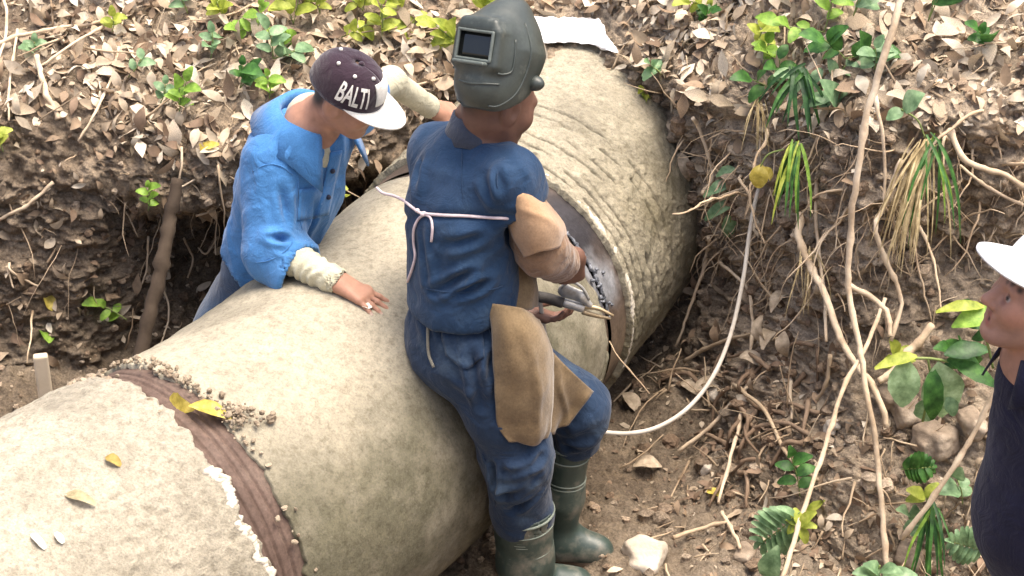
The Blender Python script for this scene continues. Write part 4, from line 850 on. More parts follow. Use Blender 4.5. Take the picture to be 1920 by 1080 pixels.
paint = [(wq(-.07, .02, .03), .066, hair, .015), (wq(.084, .033, -.008), .011, (.26, .12, .085), .006), (wq(.086, .038, .006), .0075, (.40, .34, .30), .002), (wq(.089, .036, .0065), .0052, (.02, .013, .01), .0018), (wq(.082, .036, .0155), .0085, (.12, .06, .045), .003), (wq(.090, .016, .033), .0075, (.05, .035, .03), .004), (wq(.086, .030, .037), .0080, (.05, .035, .03), .004), (wq(.076, .046, .036), .0075, (.05, .035, .03), .004), (wq(.05, .055, -.075), .035, (.33, .19, .14), .02), (wq(.065, .02, -.1), .03, (.33, .19, .145), .02), (wq(.093, .008, -.057), .010, (.30, .11, .085), .005), (wq(.09, .01, -.071), .011, (.33, .12, .095), .005), (wq(.094, .012, -.064), .005, (.08, .03, .025), .003), (wq(.098, .012, -.040), .005, (.10, .045, .035), .003), (wq(.062, .045, -.02), .02, (.42, .18, .12), .02)]
body('body', P + hA + hB, p3, PB, paint, .0034)
pol = [rc(nb + A(.005, 0, -.035), ch, .102, .165, f3, 1.1, s=.05), rc(ch, be, .165, .200, s=.08), rc(be, pv + A(0, 0, .02), .20, .165, s=.05), rc(sL3, sR3, .085, s=.06), rc(sL3, sL3 + (eL3 - sL3) * .75, .085, .085, s=.04), rc(sR3, sR3 + (eR3 - sR3) * .75, .085, .085, s=.04), rc(nb + A(0, 0, .1), nb + A(-.01, 0, -.03), .075, .066, op='s', s=.01)]
cloth('polo_shirt', pol, .006, POLO, p3, lambda V: fold(V, .007, 5.5, A(.5, .2, .8), 72) + fold(V, .003, 13, A(.8, 0, .4), 75))
collar('collar', nb + A(.0, 0, .012), A(-.15, 0, 1), f3, POLO, p3, .074, .118, .050, -.03, 30, .025, 3)
tr = [rc(pv + A(0, 0, .06), pv, .16, .15, s=.04)]
for k, q in enumerate(ft):
    hj = pv + sn * (.09 if k == 0 else -.09); tr += [rc(hj, (hj + q) / 2 + f3 * .03, .11, .085, s=.04), rc((hj + q) / 2 + f3 * .03, q + A(0, 0, .06), .085, .075, s=.03)]
cloth('trousers', tr, .009, KHK, p3, lambda V: fold(V, .008, 7, A(.3, 0, 1), 81))
for q in ft: obj('shoe', *nets([rc(q + A(0, 0, .045), q + f3 * .2 + A(0, 0, .04), .05, .042, s=.02)], .008), BOOTB, p3)
WCAP = cotton('bright_white_cotton', (.80, .80, .80), .1)
cap = Cap(hc, HM, 1.03, .056, .118, .096, .108, R_(-5)); co = cap.crown(WCAP, p3, 'cap'); co['label'] = 'plain white baseball cap'; cap.brim(WCAP, co, .078, .0, 80, 'brim', .024)
EYE = None
# ================================================================ leaves, litter, plants
RG = np.random.default_rng(11)
def leaf_mesh(L=1., W=.45, curl=.25, fold_=.25, twist=0., nl=6, wav=.0, shape=0, seed=0):
    V = []; g = np.random.default_rng(seed)
    for i in range(nl + 1):
        t = i / nl; w = W * (.5 + .10 * (g.random() - .5)) * (math.sin(math.pi * min(1, t * 1.02)) ** (.7 if shape == 0 else 1.1)) * (1.15 - .45 * t if shape != 2 else .6 + .8 * t) + .004
        z = curl * L * math.sin(t * math.pi * .8) * .5 - curl * L * t * t * .5; a = twist * (t - .5)
        for s in (-1, 0, 1):
            zz = fold_ * w * abs(s) + wav * W * math.sin(t * 9 + s * 1.7 + seed); y = s * w
            V.append((L * t, y * math.cos(a) - zz * math.sin(a), z + y * math.sin(a) + zz * math.cos(a)))
    return np.array(V), gridF(nl + 1, 3)
def leafmat(name, cols, rand=False, rough=.7, trans=.25, tint=False):
    m, nt, b, P = newmat(name); n = noise(nt, P, 30, 4, .6)
    if tint: at = nt.nodes.new('ShaderNodeAttribute'); at.attribute_name = 'tint'; c = at.outputs[0]
    elif rand: oi = nt.nodes.new('ShaderNodeObjectInfo'); c = ramp(nt, oi.outputs['Random'], cols)
    else: c = ramp(nt, n, cols, [.3 + .4 * i / (len(cols) - 1) for i in range(len(cols))])
    c = mixc(nt, 1.0, c, ramp(nt, n, [(.62,) * 3, (1.12,) * 3], [.3, .7]), 'MULTIPLY')
    nt.links.new(c, b.inputs['Base Color']); b.inputs['Roughness'].default_value = rough; b.inputs['Specular IOR Level'].default_value = .3
    tr = nt.nodes.new('ShaderNodeBsdfTranslucent'); nt.links.new(c, tr.inputs[0]); mx = nt.nodes.new('ShaderNodeMixShader'); mx.inputs[0].default_value = trans
    out = nt.nodes['Material Output']; nt.links.new(b.outputs[0], mx.inputs[1]); nt.links.new(tr.outputs[0], mx.inputs[2]); nt.links.new(mx.outputs[0], out.inputs[0])
    bump(nt, b, noise(nt, P, 90, 3, .6), .3, .003); return m
DRY = [(.46, .36, .25), (.66, .55, .41), (.34, .245, .16), (.74, .65, .51), (.24, .165, .11), (.56, .46, .33)]
LITM = leafmat('dry_leaf', DRY, tint=True, trans=.15); LITR = leafmat('dry_leaf_single', [DRY[i] for i in (4, 2, 0, 5, 1, 3)], rand=True, trans=.15)
VAR = []
for i in range(14):
    q = RG.random(6); VAR.append(leaf_mesh(1, .36 + .28 * q[0], .1 + .6 * q[1] * (1 if q[2] > .35 else -1), -.15 + .6 * q[3], 1.6 * (q[4] - .5), 6, .10 * q[5], int(q[2] * 3), i))
VDAT = [mdata('dry_leaf', v, f, LITR) for v, f in VAR]
# candidate places on the ground mesh
ff = TF; ce = TV[ff].mean(1); T_ = TV[ff]; cr = np.cross(T_[:, 2] - T_[:, 0], T_[:, 3] - T_[:, 1]); area = np.linalg.norm(cr, axis=1) / 2; fn_ = cr / (2 * area[:, None] + 1e-12)
trow = np.tile(np.repeat(np.arange(len(tt) - 1), 1), len(XS) - 1); tval = tt[trow]
du = ce - CAM; dep = du @ FW; uu = 960 + FPX * du[:, 0] / dep; vv = 540 - FPX * (du @ UP) / dep
inv = (uu > -160) & (uu < 2080) & (vv > -160) & (vv < 1240) & (ce[:, 1] < 3.4)
x_ = ce[:, 0]
terr = sstep(8.45, 9.1, tval)                        # top of the banks
wallz = ((tval > 5) & (tval <= 8.75)).astype(float)
flo = ((tval > 3.5) & (tval <= 5)).astype(float)
patch_ = np.clip(.5 + 1.1 * fbm(ce, 3.5, 3, 201), 0, 1)
den = terr * (.26 + 1.2 * patch_ ** 1.4) + wallz * (.07 + .10 * patch_) * (1 - .65 * sstep(.5, .9, x_)) + flo * (sstep(.35, .75, x_) * (.36 + .7 * patch_ ** 2) + .03)
leftband = (x_ < -.6) & (terr > .3); den = np.where(leftband, den * 1.0, den)
pr_ = den * area * inv; pr_ /= pr_.sum()
inv &= ~((uu > 985) & (uu < 1175) & (vv > 20) & (vv < 115)); pr_ = den * area * inv; pr_ /= pr_.sum()
NL = 10800
pick = RG.choice(len(ce), NL, p=pr_); pick0 = pick
def rot_to(n, ang, tilt, tdir):
    n = nrm(n + tilt * tdir); x = nrm(np.cross(n, A(math.cos(ang), math.sin(ang), .3))); y = np.cross(n, x); return np.stack([x, y, n], 1)
bigL = []; LV = []; LF = []; LC = []; nv_ = 0
for q, fi in enumerate(pick):
    n = fn_[fi]; n = n if n[2] > -.2 else -n; sz = .022 + .062 * RG.random() ** 1.8; sz *= (1.2 if terr[fi] > .5 else .72 if flo[fi] else 1); hgt = .001 + .012 * RG.random() * (1 if terr[fi] > .5 else .35)
    M = rot_to(n, RG.random() * 6.28, .42 * RG.random(), RG.normal(size=3)); p = ce[fi] + nrm(n) * hgt; bigL.append((sz * FPX / dep[fi] * (1 if 0 < uu[fi] < 1920 and 0 < vv[fi] < 1080 else 0), q, p, M, sz))
bigL.sort(key=lambda t: -t[0])
for k, (sc_, q, p, M, sz) in enumerate(bigL):
    vi = int(RG.integers(14))
    if k < 290:
        o = bpy.data.objects.new('dry_leaf', VDAT[vi]); COL.objects.link(o); M4 = np.eye(4); M4[:3, :3] = M * sz; M4[:3, 3] = p; o.matrix_world = Matrix(M4.tolist())
        u_ = 960 + FPX * (p - CAM)[0] / ((p - CAM) @ FW); top_ = terr[pick[q]] > .5
        wh = ('on the top of the bank left of the dark cap' if u_ < 600 else 'on the bank between the dark cap and the helmet' if u_ < 870 else 'on the bank behind the paper sheet' if u_ < 1180 else 'on the top of the bank right of the pipe') if top_ else ('on the bare earth wall at the left' if u_ < 870 else 'on the debris slope and wall right of the pipe')
        tag(o, 'dry tan leaf lying ' + wh, 'leaf', 'dry leaves ' + wh)
    else:
        v, f = VAR[vi]; LV.append((v * sz) @ M.T + p); LF.append(f + nv_); nv_ += len(v)
        c = A(*DRY[int(RG.choice(6, p=[.24, .18, .18, .12, .12, .16] if terr[pick0[q]] > .5 else [.20, .08, .26, .06, .28, .12]))]) * (.75 + .4 * RG.random()); LC.append(np.tile(c, (len(v), 1)))
lit = obj('leaf_litter', np.concatenate(LV), np.concatenate(LF), LITM, None, True, np.concatenate(LC)); tag(lit, 'layer of small dry brown and tan leaves covering the banks', 'leaf litter', kind='stuff')
# crumbs of earth and pebbles
pe = (wallz * .7 + flo * 1.0 + terr * .15) * area * inv; pe /= pe.sum(); pick = RG.choice(len(ce), 5000, p=pe)
ico = lump_mesh(A(0, 0, 0), 1.0, 5); V_ = []; F_ = []; C_ = []; n_ = 0
LUMPS = [lump_mesh(A(0, 0, 0), 1.0, 300 + i) for i in range(8)]
for fi in pick:
    v, f = LUMPS[int(RG.integers(8))]; r = .003 + (.015 + .008 * (x_[fi] > .4)) * RG.random() ** 4; n = fn_[fi]; V_.append(v * r + ce[fi] + n * r * .3); F_ += [tuple(i + n_ for i in q) for q in f]; n_ += len(v)
    C_.append(np.tile((A(.22, .155, .105) + (A(.48, .39, .29) - A(.22, .155, .105)) * RG.random() ** 2) * (.6 + .6 * RG.random()), (len(v), 1)))
cl = obj('soil_crumbs', np.concatenate(V_), F_, SOIL, None, False, np.concatenate(C_)); cl['kind'] = 'stuff'; tag(cl, 'loose crumbs of earth and small stones', 'soil', kind='stuff')
# twigs mixed into the litter, and fine rootlets hanging from the walls
def walk(p, d, L, n, wob, grav=0., rg=RG):
    P = [np.array(p)]; d = nrm(d)
    for i in range(n): d = nrm(d + wob * rg.normal(size=3) + A(0, 0, -grav)); P.append(P[-1] + d * L / n)
    return np.array(P)
tw = []; pr2 = (terr * .8 + wallz * .25 + flo * sstep(.3, .6, x_) * 2.2) * area * inv; pr2 /= pr2.sum()
for fi in RG.choice(len(ce), 520, p=pr2):
    n = fn_[fi]; d = np.cross(n, RG.normal(size=3)); P = walk(ce[fi] + n * (.008 + .02 * RG.random()), d, .06 + .22 * RG.random() ** 2, 5, .12); tw.append(tube(P, np.linspace(.0035, .0015, 6) * (.6 + .8 * RG.random()), 5))
TWIG = stdmat('dry_twig', [(.22, .15, .09), (.42, .32, .21), (.56, .46, .33)], 5, .85, 80, .4, .003)
V, F = join(tw); tag(obj('twigs', V, fixF(F), TWIG), 'thin dry twigs scattered through the leaf litter', 'twigs', kind='stuff')
rt = []; pr3 = wallz * (sstep(.45, .75, x_) + .12) * sstep(5.6, 6.6, tval) * area * inv; pr3 /= pr3.sum()
for fi in RG.choice(len(ce), 420, p=pr3):
    n = fn_[fi]; n = n * (1 if n @ (CAM - ce[fi]) > 0 else -1); P = walk(ce[fi] - n * .01, n * .8 + A(0, 0, -.6) + .4 * RG.normal(size=3), .08 + .25 * RG.random() ** 1.5, 8, .22, .16); rt.append(tube(P, np.linspace(.0036, .0011, 9) * (.4 + 1.0 * RG.random() ** 2), 5))
ROOT = stdmat('pale_root', [(.30, .21, .13), (.50, .38, .25), (.64, .52, .37)], 8, .85, 70, .5, .003)
V, F = join(rt); tag(obj('rootlets', V, fixF(F), ROOT), 'fine pale rootlets hanging out of the cut earth walls', 'roots', kind='stuff')
# ================================================================ single vines, roots, sticks
def gpath(pts, off=.02, n=40):      # picture positions laid along the ground, pushed off it by off (one number or one each)
    off = np.broadcast_to(off, (len(pts),)); return spline(np.array([gp(u, v, o_) for (u, v), o_ in zip(pts, off)]), n)
def ypath(pts, n=40): return spline(np.array([Yp(*p) for p in pts]), n)
VINE = stdmat('bark_vine', [(.34, .25, .16), (.58, .46, .32), (.72, .61, .45)], 10, .85, 60, .6, .004, dirt=((.18, .12, .08), 9, .55, .5))
def vine(name, P, r, label, cat, group=None, mat=None, seed=0):
    P = np.asarray(P) + np.stack([.45 * min(r[0], .009) * fbm(np.asarray(P) + k * 5.1 + seed, 22, 3, seed + k) * 2 for k in range(3)], 1)
    rr = np.linspace(r[0], r[1], len(P)) * (1 + .05 * np.random.default_rng(seed).normal(size=len(P))) * (1 + .35 * (np.random.default_rng(seed + 1).random(len(P)) > .9)); return tthing(name, P, rr, mat or VINE, label, cat, group, 8, .15, seed)
vine('vine_stem', ypath([(1700, -40, .50), (1672, 60, .42), (1632, 190, .36), (1606, 330, .30), (1592, 470, .26), (1596, 580, .20), (1618, 690, .10), (1640, 830, -.02), (1655, 960, -.14), (1668, 1120, -.28)], 60), (.0105, .0080), 'longest pale vine hanging from the top edge past the right bank', 'vine', seed=1)
vine('vine_stem', ypath([(1660, 560, .26), (1628, 640, .16), (1585, 720, .06), (1550, 830, -.06), (1510, 950, -.2), (1465, 1090, -.36)], 40), (.006, .0075), 'thin straight vine slanting down left across the longest vine', 'vine', seed=2)
vine('vine_stem', ypath([(1905, 640, -.1), (1870, 720, -.12), (1832, 800, -.14), (1790, 870, -.17), (1730, 960, -.2), (1690, 1010, -.2)], 30), (.006, .008), 'pale stem slanting from the navy polo shirt down to the left', 'vine', seed=3)
vine('root', ypath([(1500, 400, .62), (1498, 440, .56), (1520, 500, .48), (1552, 560, .38), (1580, 640, .26), (1612, 690, .16), (1648, 745, .08), (1660, 800, .04)], 44), (.012, .009), 'thick twisting bare root beside the longest vine', 'root', seed=4)
vine('root', ypath([(1535, 310, .66), (1530, 400, .60), (1536, 480, .52), (1546, 560, .42), (1548, 640, .30)], 30), (.006, .005), 'thin straight root hanging left of the longest vine', 'root', seed=5)
vine('root', ypath([(1690, 300, .40), (1660, 380, .36), (1640, 430, .32), (1668, 500, .3), (1690, 560, .26), (1670, 640, .2)], 30), (.008, .006), 'looping bare root under the straw coloured hanging grass', 'root', seed=6)
vine('root', ypath([(1780, 240, .42), (1800, 290, .36), (1840, 315, .34), (1890, 330, .34), (1950, 370, .32)], 24), (.010, .008), 'pale curved root leading to the right edge above the white cap', 'root', seed=7)
vine('root', ypath([(1800, 310, .38), (1850, 350, .36), (1900, 375, .34), (1960, 400, .33)], 20), (.005, .004), 'thin root just below the pale curved root at right', 'root', seed=8)
vine('root', ypath([(1590, 535, .30), (1640, 560, .26), (1665, 590, .22), (1672, 630, .18)], 20), (.009, .006), 'short root arching right behind the longest vine', 'root', seed=9)
vine('root', ypath([(1750, 610, .2), (1715, 650, .16), (1680, 690, .12), (1650, 715, .10)], 20), (.012, .011), 'stout broken root slanting beneath the bright green leaves', 'root', seed=10)
vine('root', ypath([(1640, 180, .5), (1655, 260, .44), (1660, 330, .4), (1655, 400, .36)], 20), (.006, .004), 'thin root just right of the upper vine', 'root', seed=11)
vine('root', gpath([(1345, 440), (1335, 490), (1312, 560), (1280, 640)], .03, 24), (.007, .004), 'reddish root hanging beside the pipe where the cable passes', 'root', seed=12)
vine('root', gpath([(1310, 195), (1318, 250), (1330, 300), (1340, 350)], .05, 20), (.007, .005), 'curling root beside the pipe where it enters the bank', 'root', seed=13)
vine('root', gpath([(1360, 480), (1410, 560), (1420, 680), (1400, 770)], .03, 24), (.006, .004), 'dark root running down behind the white cable', 'root', seed=14)
for k, (pts, lab) in enumerate((([(1400, 760), (1385, 840), (1362, 950)], 'straight brown stick standing in the debris right of the boots'), ([(1280, 690), (1350, 660), (1430, 640)], 'brown stick lying on the debris beside the cable'), ([(1290, 850), (1350, 800), (1400, 745)], 'curved root stub rising out of the debris slope'), ([(1250, 1020), (1320, 1005), (1380, 990)], 'thin stick lying flat on the mud near the pale rock'), ([(1360, 970), (1370, 1010), (1382, 1045)], 'short dark root end at the foot of the debris'), ([(1380, 740), (1440, 790), (1500, 850), (1530, 900)], 'long dead twig crossing the debris heap'), ([(1460, 640), (1475, 720), (1480, 800)], 'upright dead twig below the pale curled leaves'), ([(1560, 660), (1552, 720), (1545, 740)], 'short hanging root end above the debris'))):
    vine('stick', gpath(pts, .035, 16), (.007, .005), lab, 'stick', None, TWIG if k % 2 else VINE, 20 + k)
DEB = stdmat('dark_debris', [(.10, .065, .04), (.19, .13, .085), (.30, .22, .15)], 9, .9, 60, .6, .005)
for k in range(26):
    u = RG.uniform(1330, 1560); v = RG.uniform(640, 900); a = RG.uniform(-1.2, 1.2) + 2.4; L = RG.uniform(40, 110); P = gpath([(u, v), (u + L * .5 * math.cos(a), v + L * .5 * math.sin(a)), (u + L * math.cos(a), v + L * math.sin(a))], [.015, .05, .015], 10)
    tag(vine('dead_branch', P, (.008, .004), 'short dead branch tangled in the debris heap', 'branch', 'dead branches in the debris heap', DEB, 60 + k), None)
for k in range(24):
    u = RG.uniform(1350, 1900); v = RG.uniform(200, 470); p, n = hit(u, v); n = n if n @ (CAM - p) > 0 else -n
    P = walk(p - n * .01, n * .9 + A(0, 0, -.5) + .5 * RG.normal(size=3), RG.uniform(.16, .45), 14, .16, .13); r0 = RG.uniform(.003, .0062)
    vine('hanging_root', spline(P, 26), (r0, r0 * .45), 'pale root hanging from the cut earth wall at right', 'root', 'roots hanging from the right wall', ROOT, 200 + k)
# left side
vine('stick', gpath([(-20, 95), (90, 72), (205, 52)], .05, 24), (.007, .005), 'long pale stick lying across the top left corner', 'stick', seed=31)
vine('stick', gpath([(190, 62), (140, 100), (85, 145)], .05, 16), (.0055, .004), 'thin stick forking down from the long corner stick', 'stick', seed=32)
vine('stick', gpath([(78, 130), (100, 185), (124, 245)], .05, 16), (.010, .008), 'stubby pale stick below the corner stick', 'stick', seed=33)
for k, (pts, r, lab) in enumerate((([(14, -20), (12, 60), (8, 150), (2, 240)], .006, 'leftmost upright stem at the left edge'), ([(32, 60), (24, 150), (20, 230)], .005, 'second upright stem near the left edge'), ([(85, 330), (40, 370), (-10, 425)], .007, 'pale stick slanting out of the left edge'), ([(235, 100), (215, 170), (190, 215), (160, 260)], .005, 'thin bent twig on the upper left earth wall'), ([(0, 500), (30, 512), (55, 532)], .005, 'short white twig low at the left edge'), ([(10, 490), (18, 520)], .004, 'tiny crossed twig low at the left edge'), ([(330, 270), (338, 320), (350, 360), (370, 350)], .004, 'thin curling rootlet above the wooden stake'), ([(345, 440), (360, 480), (358, 530)], .0045, 'pale rootlet hanging in the dark hollow'), ([(400, 430), (385, 455), (375, 475)], .004, 'forked rootlet beside the blue jacket'), ([(275, 450), (270, 520), (260, 560)], .004, 'slender stem left of the wooden stake'), ([(300, 540), (302, 600), (298, 640)], .004, 'slender stem right of the wooden stake foot'))):
    vine('twig', gpath(pts, .04, 20), (r, r * .7), lab, 'twig', seed=40 + k)
WOOD = stdmat('dark_wood', [(.022, .015, .010), (.045, .031, .020), (.075, .054, .036)], 8, .85, 40, .7, .004)
st0 = Yp(332, 335, 1.0); st1 = Yp(262, 670, .62); P = spline(np.array([st0, (st0 + st1) / 2 + A(.006, 0, 0), st1 - (st0 - st1) * .2]), 30)
vine('wooden_stake', P, (.020, .027), 'dark wooden stake leaning against the left earth wall', 'stake', None, WOOD, 51)
PALEW = stdmat('pale_wood', [(.50, .40, .28), (.66, .56, .42)], 6, .8, 60, .4, .003)
ps = Yp(76, 672, .32); V, F = nets([bxp(ps + A(0, 0, -.10), A(.022, .014, .11), frame(A(1, .2, 0), A(0, .05, 1)), .006)], .004); tag(local('wooden_peg', V, F, PALEW, ps + A(0, 0, -.2)), 'pale flat wooden peg behind the lower pipe section', 'peg')
# rocks
ROCK = stdmat('rock', [(.16, .12, .085), (.28, .22, .16), (.42, .35, .27)], 9, .92, 50, .8, .008); ROCKP = stdmat('pale_rock', [(.34, .28, .21), (.48, .42, .34), (.60, .54, .45)], 8, .9, 50, .7, .008)
def rock(u, v, r, label, mat=None, seed=0, sq=.7):
    p = gp(u, v, r * .25); g = np.random.default_rng(seed); M = frame(g.normal(size=3), A(0, 0, 1)); V, F = nets([bxp(p, A(r, r * .75, r * sq), M, r * .35, s=.01), bxp(p + .4 * r * g.normal(size=3), A(r * .6, r * .6, r * .5), frame(g.normal(size=3)), r * .25, s=r * .2)], max(.005, r / 14)); N = normals(V, F)
    V = V + N * (.16 * r * fbm(V, .9 / r, 3, seed))[:, None] + N * (.05 * r * fbm(V, 4 / r, 3, seed))[:, None]
    tag(local('rock', V, F, mat or ROCK, p), label, 'rock')
rock(1210, 1052, .060, 'pale chalky rock lying by the far boot', ROCKP, 1, .5)
rock(1700, 775, .050, 'brown rock left of the big green leaves stalk', None, 2)
rock(1755, 815, .062, 'largest brown rock in the right bank', None, 3)
rock(1820, 790, .048, 'brown rock between the largest rock and the polo shirt', None, 4)
rock(1400, 1040, .036, 'flat brown stone at the bottom of the debris slope', None, 5, .4)
rock(1700, 1045, .045, 'brown stone low at the bottom right', None, 6)
rock(1560, 800, .030, 'small tan stone in the debris right of the dead branches', ROCKP, 7, .5)
rock(1340, 735, .026, 'small pale stone under the cable', ROCKP, 8, .6)
rock(1325, 880, .022, 'tan pebble on the mud between boot and debris', ROCKP, 9, .6)
# ================================================================ living plants: each is stem(s) and leaves of its own
GR = leafmat('green_leaf', [(.035, .11, .025), (.06, .17, .035), (.10, .24, .05)], trans=.3, rough=.45); BR = leafmat('bright_green_leaf', [(.17, .34, .045), (.27, .46, .07), (.36, .55, .10)], trans=.4, rough=.45); LM = leafmat('lime_leaf', [(.30, .40, .05), (.45, .52, .08), (.56, .60, .14)], trans=.4, rough=.5)
PG = leafmat('pale_green_leaf', [(.14, .26, .12), (.22, .36, .18), (.32, .46, .25)], trans=.3, rough=.4); DG = leafmat('dark_green_leaf', [(.018, .06, .018), (.03, .09, .025), (.05, .13, .035)], trans=.25, rough=.4); YL = leafmat('yellow_leaf', [(.55, .42, .07), (.70, .56, .11), (.78, .66, .22)], trans=.35, rough=.6)
LG = leafmat('light_green_leaf', [(.26, .42, .19), (.36, .54, .27), (.46, .62, .36)], trans=.35, rough=.4)
STG = stdmat('green_stem', [(.13, .19, .05), (.25, .30, .10)], 10, .6, 60, .2)
def leaf_at(a, b, w, mat, parent, curl=.2, fold_=.25, shape=0, name='leaf', seed=0, nl=7, face=None, wav=.03):
    a = np.asarray(a); b = np.asarray(b); x = b - a; L = np.linalg.norm(x); x = x / L; n = nrm(CAM - a) * .7 + A(0, 0, .7) if face is None else face; n = nrm(n - x * (n @ x)); y = np.cross(n, x)
    v, f = leaf_mesh(L, w, curl, fold_, 0, nl, wav, shape, seed); return obj(name, v @ np.stack([x, y, n], 1).T + a, f, mat, parent)
def plant(name, label, y, stems, leaves, mat, cat='plant', group=None, r=.0028, seed=0, curl=.25, w=.42, smat=None, shape=0, jit=.03):
    """stems: lists of picture points at depth y; leaves: (u0,v0,u1,v1[,width share])"""
    g = np.random.default_rng(seed); yy = y if y is not None else hit(*stems[0][-1])[0][1] - .05
    e = empty(name, Yp(*stems[0][-1], yy), label, cat, group)
    for s in stems: tobj('stem', spline(np.array([Yp(u, v, yy) for u, v in s]), max(6, 4 * len(s))), r, smat or STG, e, 6)
    for i, l in enumerate(leaves):
        a = Yp(l[0], l[1], yy); b = Yp(l[2], l[3], yy + jit * g.normal()); ww = (l[4] if len(l) > 4 else w) * np.linalg.norm(b - a); leaf_at(a, b, ww, l[5] if len(l) > 5 else mat, e, curl * (.6 + .8 * g.random()), .15 + .3 * g.random(), shape, seed=seed * 31 + i)
    return e
def sprig(name, label, u, v, n, L, mat, y=None, spread=1.0, seed=0, group=None, w=.5, up=1.0, cat='plant'):
    g = np.random.default_rng(seed); p = hit(u, v)[0]; yy = (p[1] - .03) if y is None else y; lv = []; sts = []
    for k in range(max(1, n // 4)):
        a = -math.pi / 2 + spread * g.normal() * .6; H = L * (.6 + .7 * g.random()) * 1.5 * up; tu, tv = u + H * math.cos(a), v + H * math.sin(a); sts.append([(tu, tv), ((u + tu) / 2 + 3, (v + tv) / 2), (u, v)])
        m = n // max(1, n // 4)
        for j in range(m):
            t = 1 - j / (m + .5); bu, bv = u + (tu - u) * t, v + (tv - v) * t; b = a + (1.1 if j % 2 else -1.1) * (1 if j else 0) + .3 * g.normal(); l = L * (.7 + .5 * g.random()); lv.append((bu, bv, bu + l * math.cos(b), bv + l * math.sin(b) * .8 + 3, w))
    return plant(name, label, yy, sts, lv, mat, cat, group, .002, seed)
sprig('seedling', 'bright green seedling on the litter left of the blue jacket', 335, 215, 8, 34, BR, seed=1)
sprig('seedling', 'green seedling on the bank above the blue jacket collar', 450, 165, 9, 36, GR, seed=2)
sprig('seedling', 'green leafy sprig above and left of the dark cap', 512, 110, 10, 38, PG, seed=3)
sprig('seedling', 'lime leafy sprig at the top edge left of the dark cap', 550, 45, 9, 44, LM, seed=4)
sprig('seedling', 'pale leafy sprig at the top edge over the upper left litter', 352, 25, 5, 34, PG, seed=5)
sprig('seedling', 'single leaved seedling on the upper left litter', 240, 145, 3, 34, PG, seed=6)
sprig('seedling', 'tiny bright seedling on the dark earth wall above the stake', 278, 395, 6, 24, BR, seed=7)
sprig('seedling', 'small fern like seedling beside the stake foot', 238, 600, 5, 30, BR, seed=8)
sprig('seedling', 'yellow green sprig at the very left edge', 6, 285, 4, 34, LM, seed=9)
sprig('seedling', 'yellow green weeds beside the raised welding helmet', 868, 95, 12, 38, LM, seed=10, spread=1.4)
sprig('seedling', 'pale green weeds left of the welding helmet top', 905, 30, 10, 40, LM, seed=11, spread=1.3)
sprig('seedling', 'lime weeds between the dark cap and the top edge', 715, 75, 8, 36, LM, seed=12)
sprig('seedling', 'low yellow green weed on the litter above the cap', 640, 70, 7, 30, LM, seed=13)
sprig('seedling', 'yellow green twin leaf seedling on the right litter', 1412, 92, 6, 34, LM, seed=14)
sprig('seedling', 'small green weed beside the paper sheet', 1240, 140, 6, 26, PG, seed=15)
sprig('seedling', 'small yellow weed on the pipe edge near the bank', 1212, 205, 4, 24, LM, seed=16)
sprig('seedling', 'green weed at the top edge above the litter', 1310, 45, 7, 30, GR, seed=17)
sprig('seedling', 'thin green weed in the dark hollow beside the blue jacket front', 636, 385, 5, 24, LM, seed=18, y=.95)
sprig('seedling', 'green sprig in the debris above the fern leaf', 1500, 930, 6, 40, GR, seed=19)
sprig('seedling', 'round leaved seedling at the polo shirt hem', 1805, 945, 4, 34, PG, seed=20, w=.8)
sprig('seedling', 'tall leafy plant at the top edge right of the long vine', 1740, 40, 8, 66, GR, seed=21, y=.62)
sprig('seedling', 'leafy sprig at the top edge beside the long vine', 1585, 110, 10, 48, GR, seed=22, y=.75)
sprig('seedling', 'pale sprig above the dark strap leaves', 1600, 30, 8, 46, PG, seed=23, y=.85)
g_ = np.random.default_rng(77)
for k, (u, v, n, L, m, lab) in enumerate(((420, 35, 8, 30, LM, 'yellow green weed near the top edge over the left litter'), (600, 25, 9, 34, LM, 'lime weed at the top edge above the dark cap'), (480, 60, 8, 32, BR, 'bright weed in the litter up and left of the dark cap'), (680, 20, 8, 30, LM, 'yellow weed at the top edge right of the dark cap'), (755, 30, 7, 32, LM, 'yellow weed at the top edge halfway to the helmet'), (820, 45, 9, 34, LM, 'lime weed just left of the helmet crown'), (395, 110, 6, 26, PG, 'small pale weed amid the left litter'), (560, 75, 7, 28, BR, 'bright weed close above the dark cap crown'), (300, 195, 5, 28, PG, 'pale weed left of the bright seedling'), (210, 60, 5, 26, LM, 'yellow weed left of the corner stick tip'), (60, 105, 5, 28, PG, 'pale weed under the corner stick'), (505, 185, 6, 28, BR, 'bright weed touching the blue collar'), (1545, 60, 8, 44, BR, 'bright leafy weed at the top right beside the vine top'), (1460, 175, 8, 40, GR, 'green weed left of the dark strap leaves'), (1540, 165, 9, 44, PG, 'pale leafy weed among the dark strap leaves'), (1430, 120, 6, 34, BR, 'bright weed in the litter right of the twin leaf seedling'), (1640, 130, 7, 42, PG, 'pale weed just left of the upper long vine'), (1860, 90, 6, 34, GR, 'green weed in the top right corner litter'), (1340, 15, 6, 28, LM, 'yellow weed at the top edge over the right litter'), (1870, 640, 7, 48, DG, 'dark leafy weed behind the bright leaves by the chin'), (1840, 700, 7, 44, GR, 'green weed beside the polo shirt collar'), (1760, 1010, 6, 36, PG, 'pale weed above the grass at the bottom right'), (1690, 700, 6, 36, LM, 'yellow green weed left of the large pale leaves'))):
    sprig('weed', lab, u, v, n, L, m, seed=120 + k, spread=1.3)
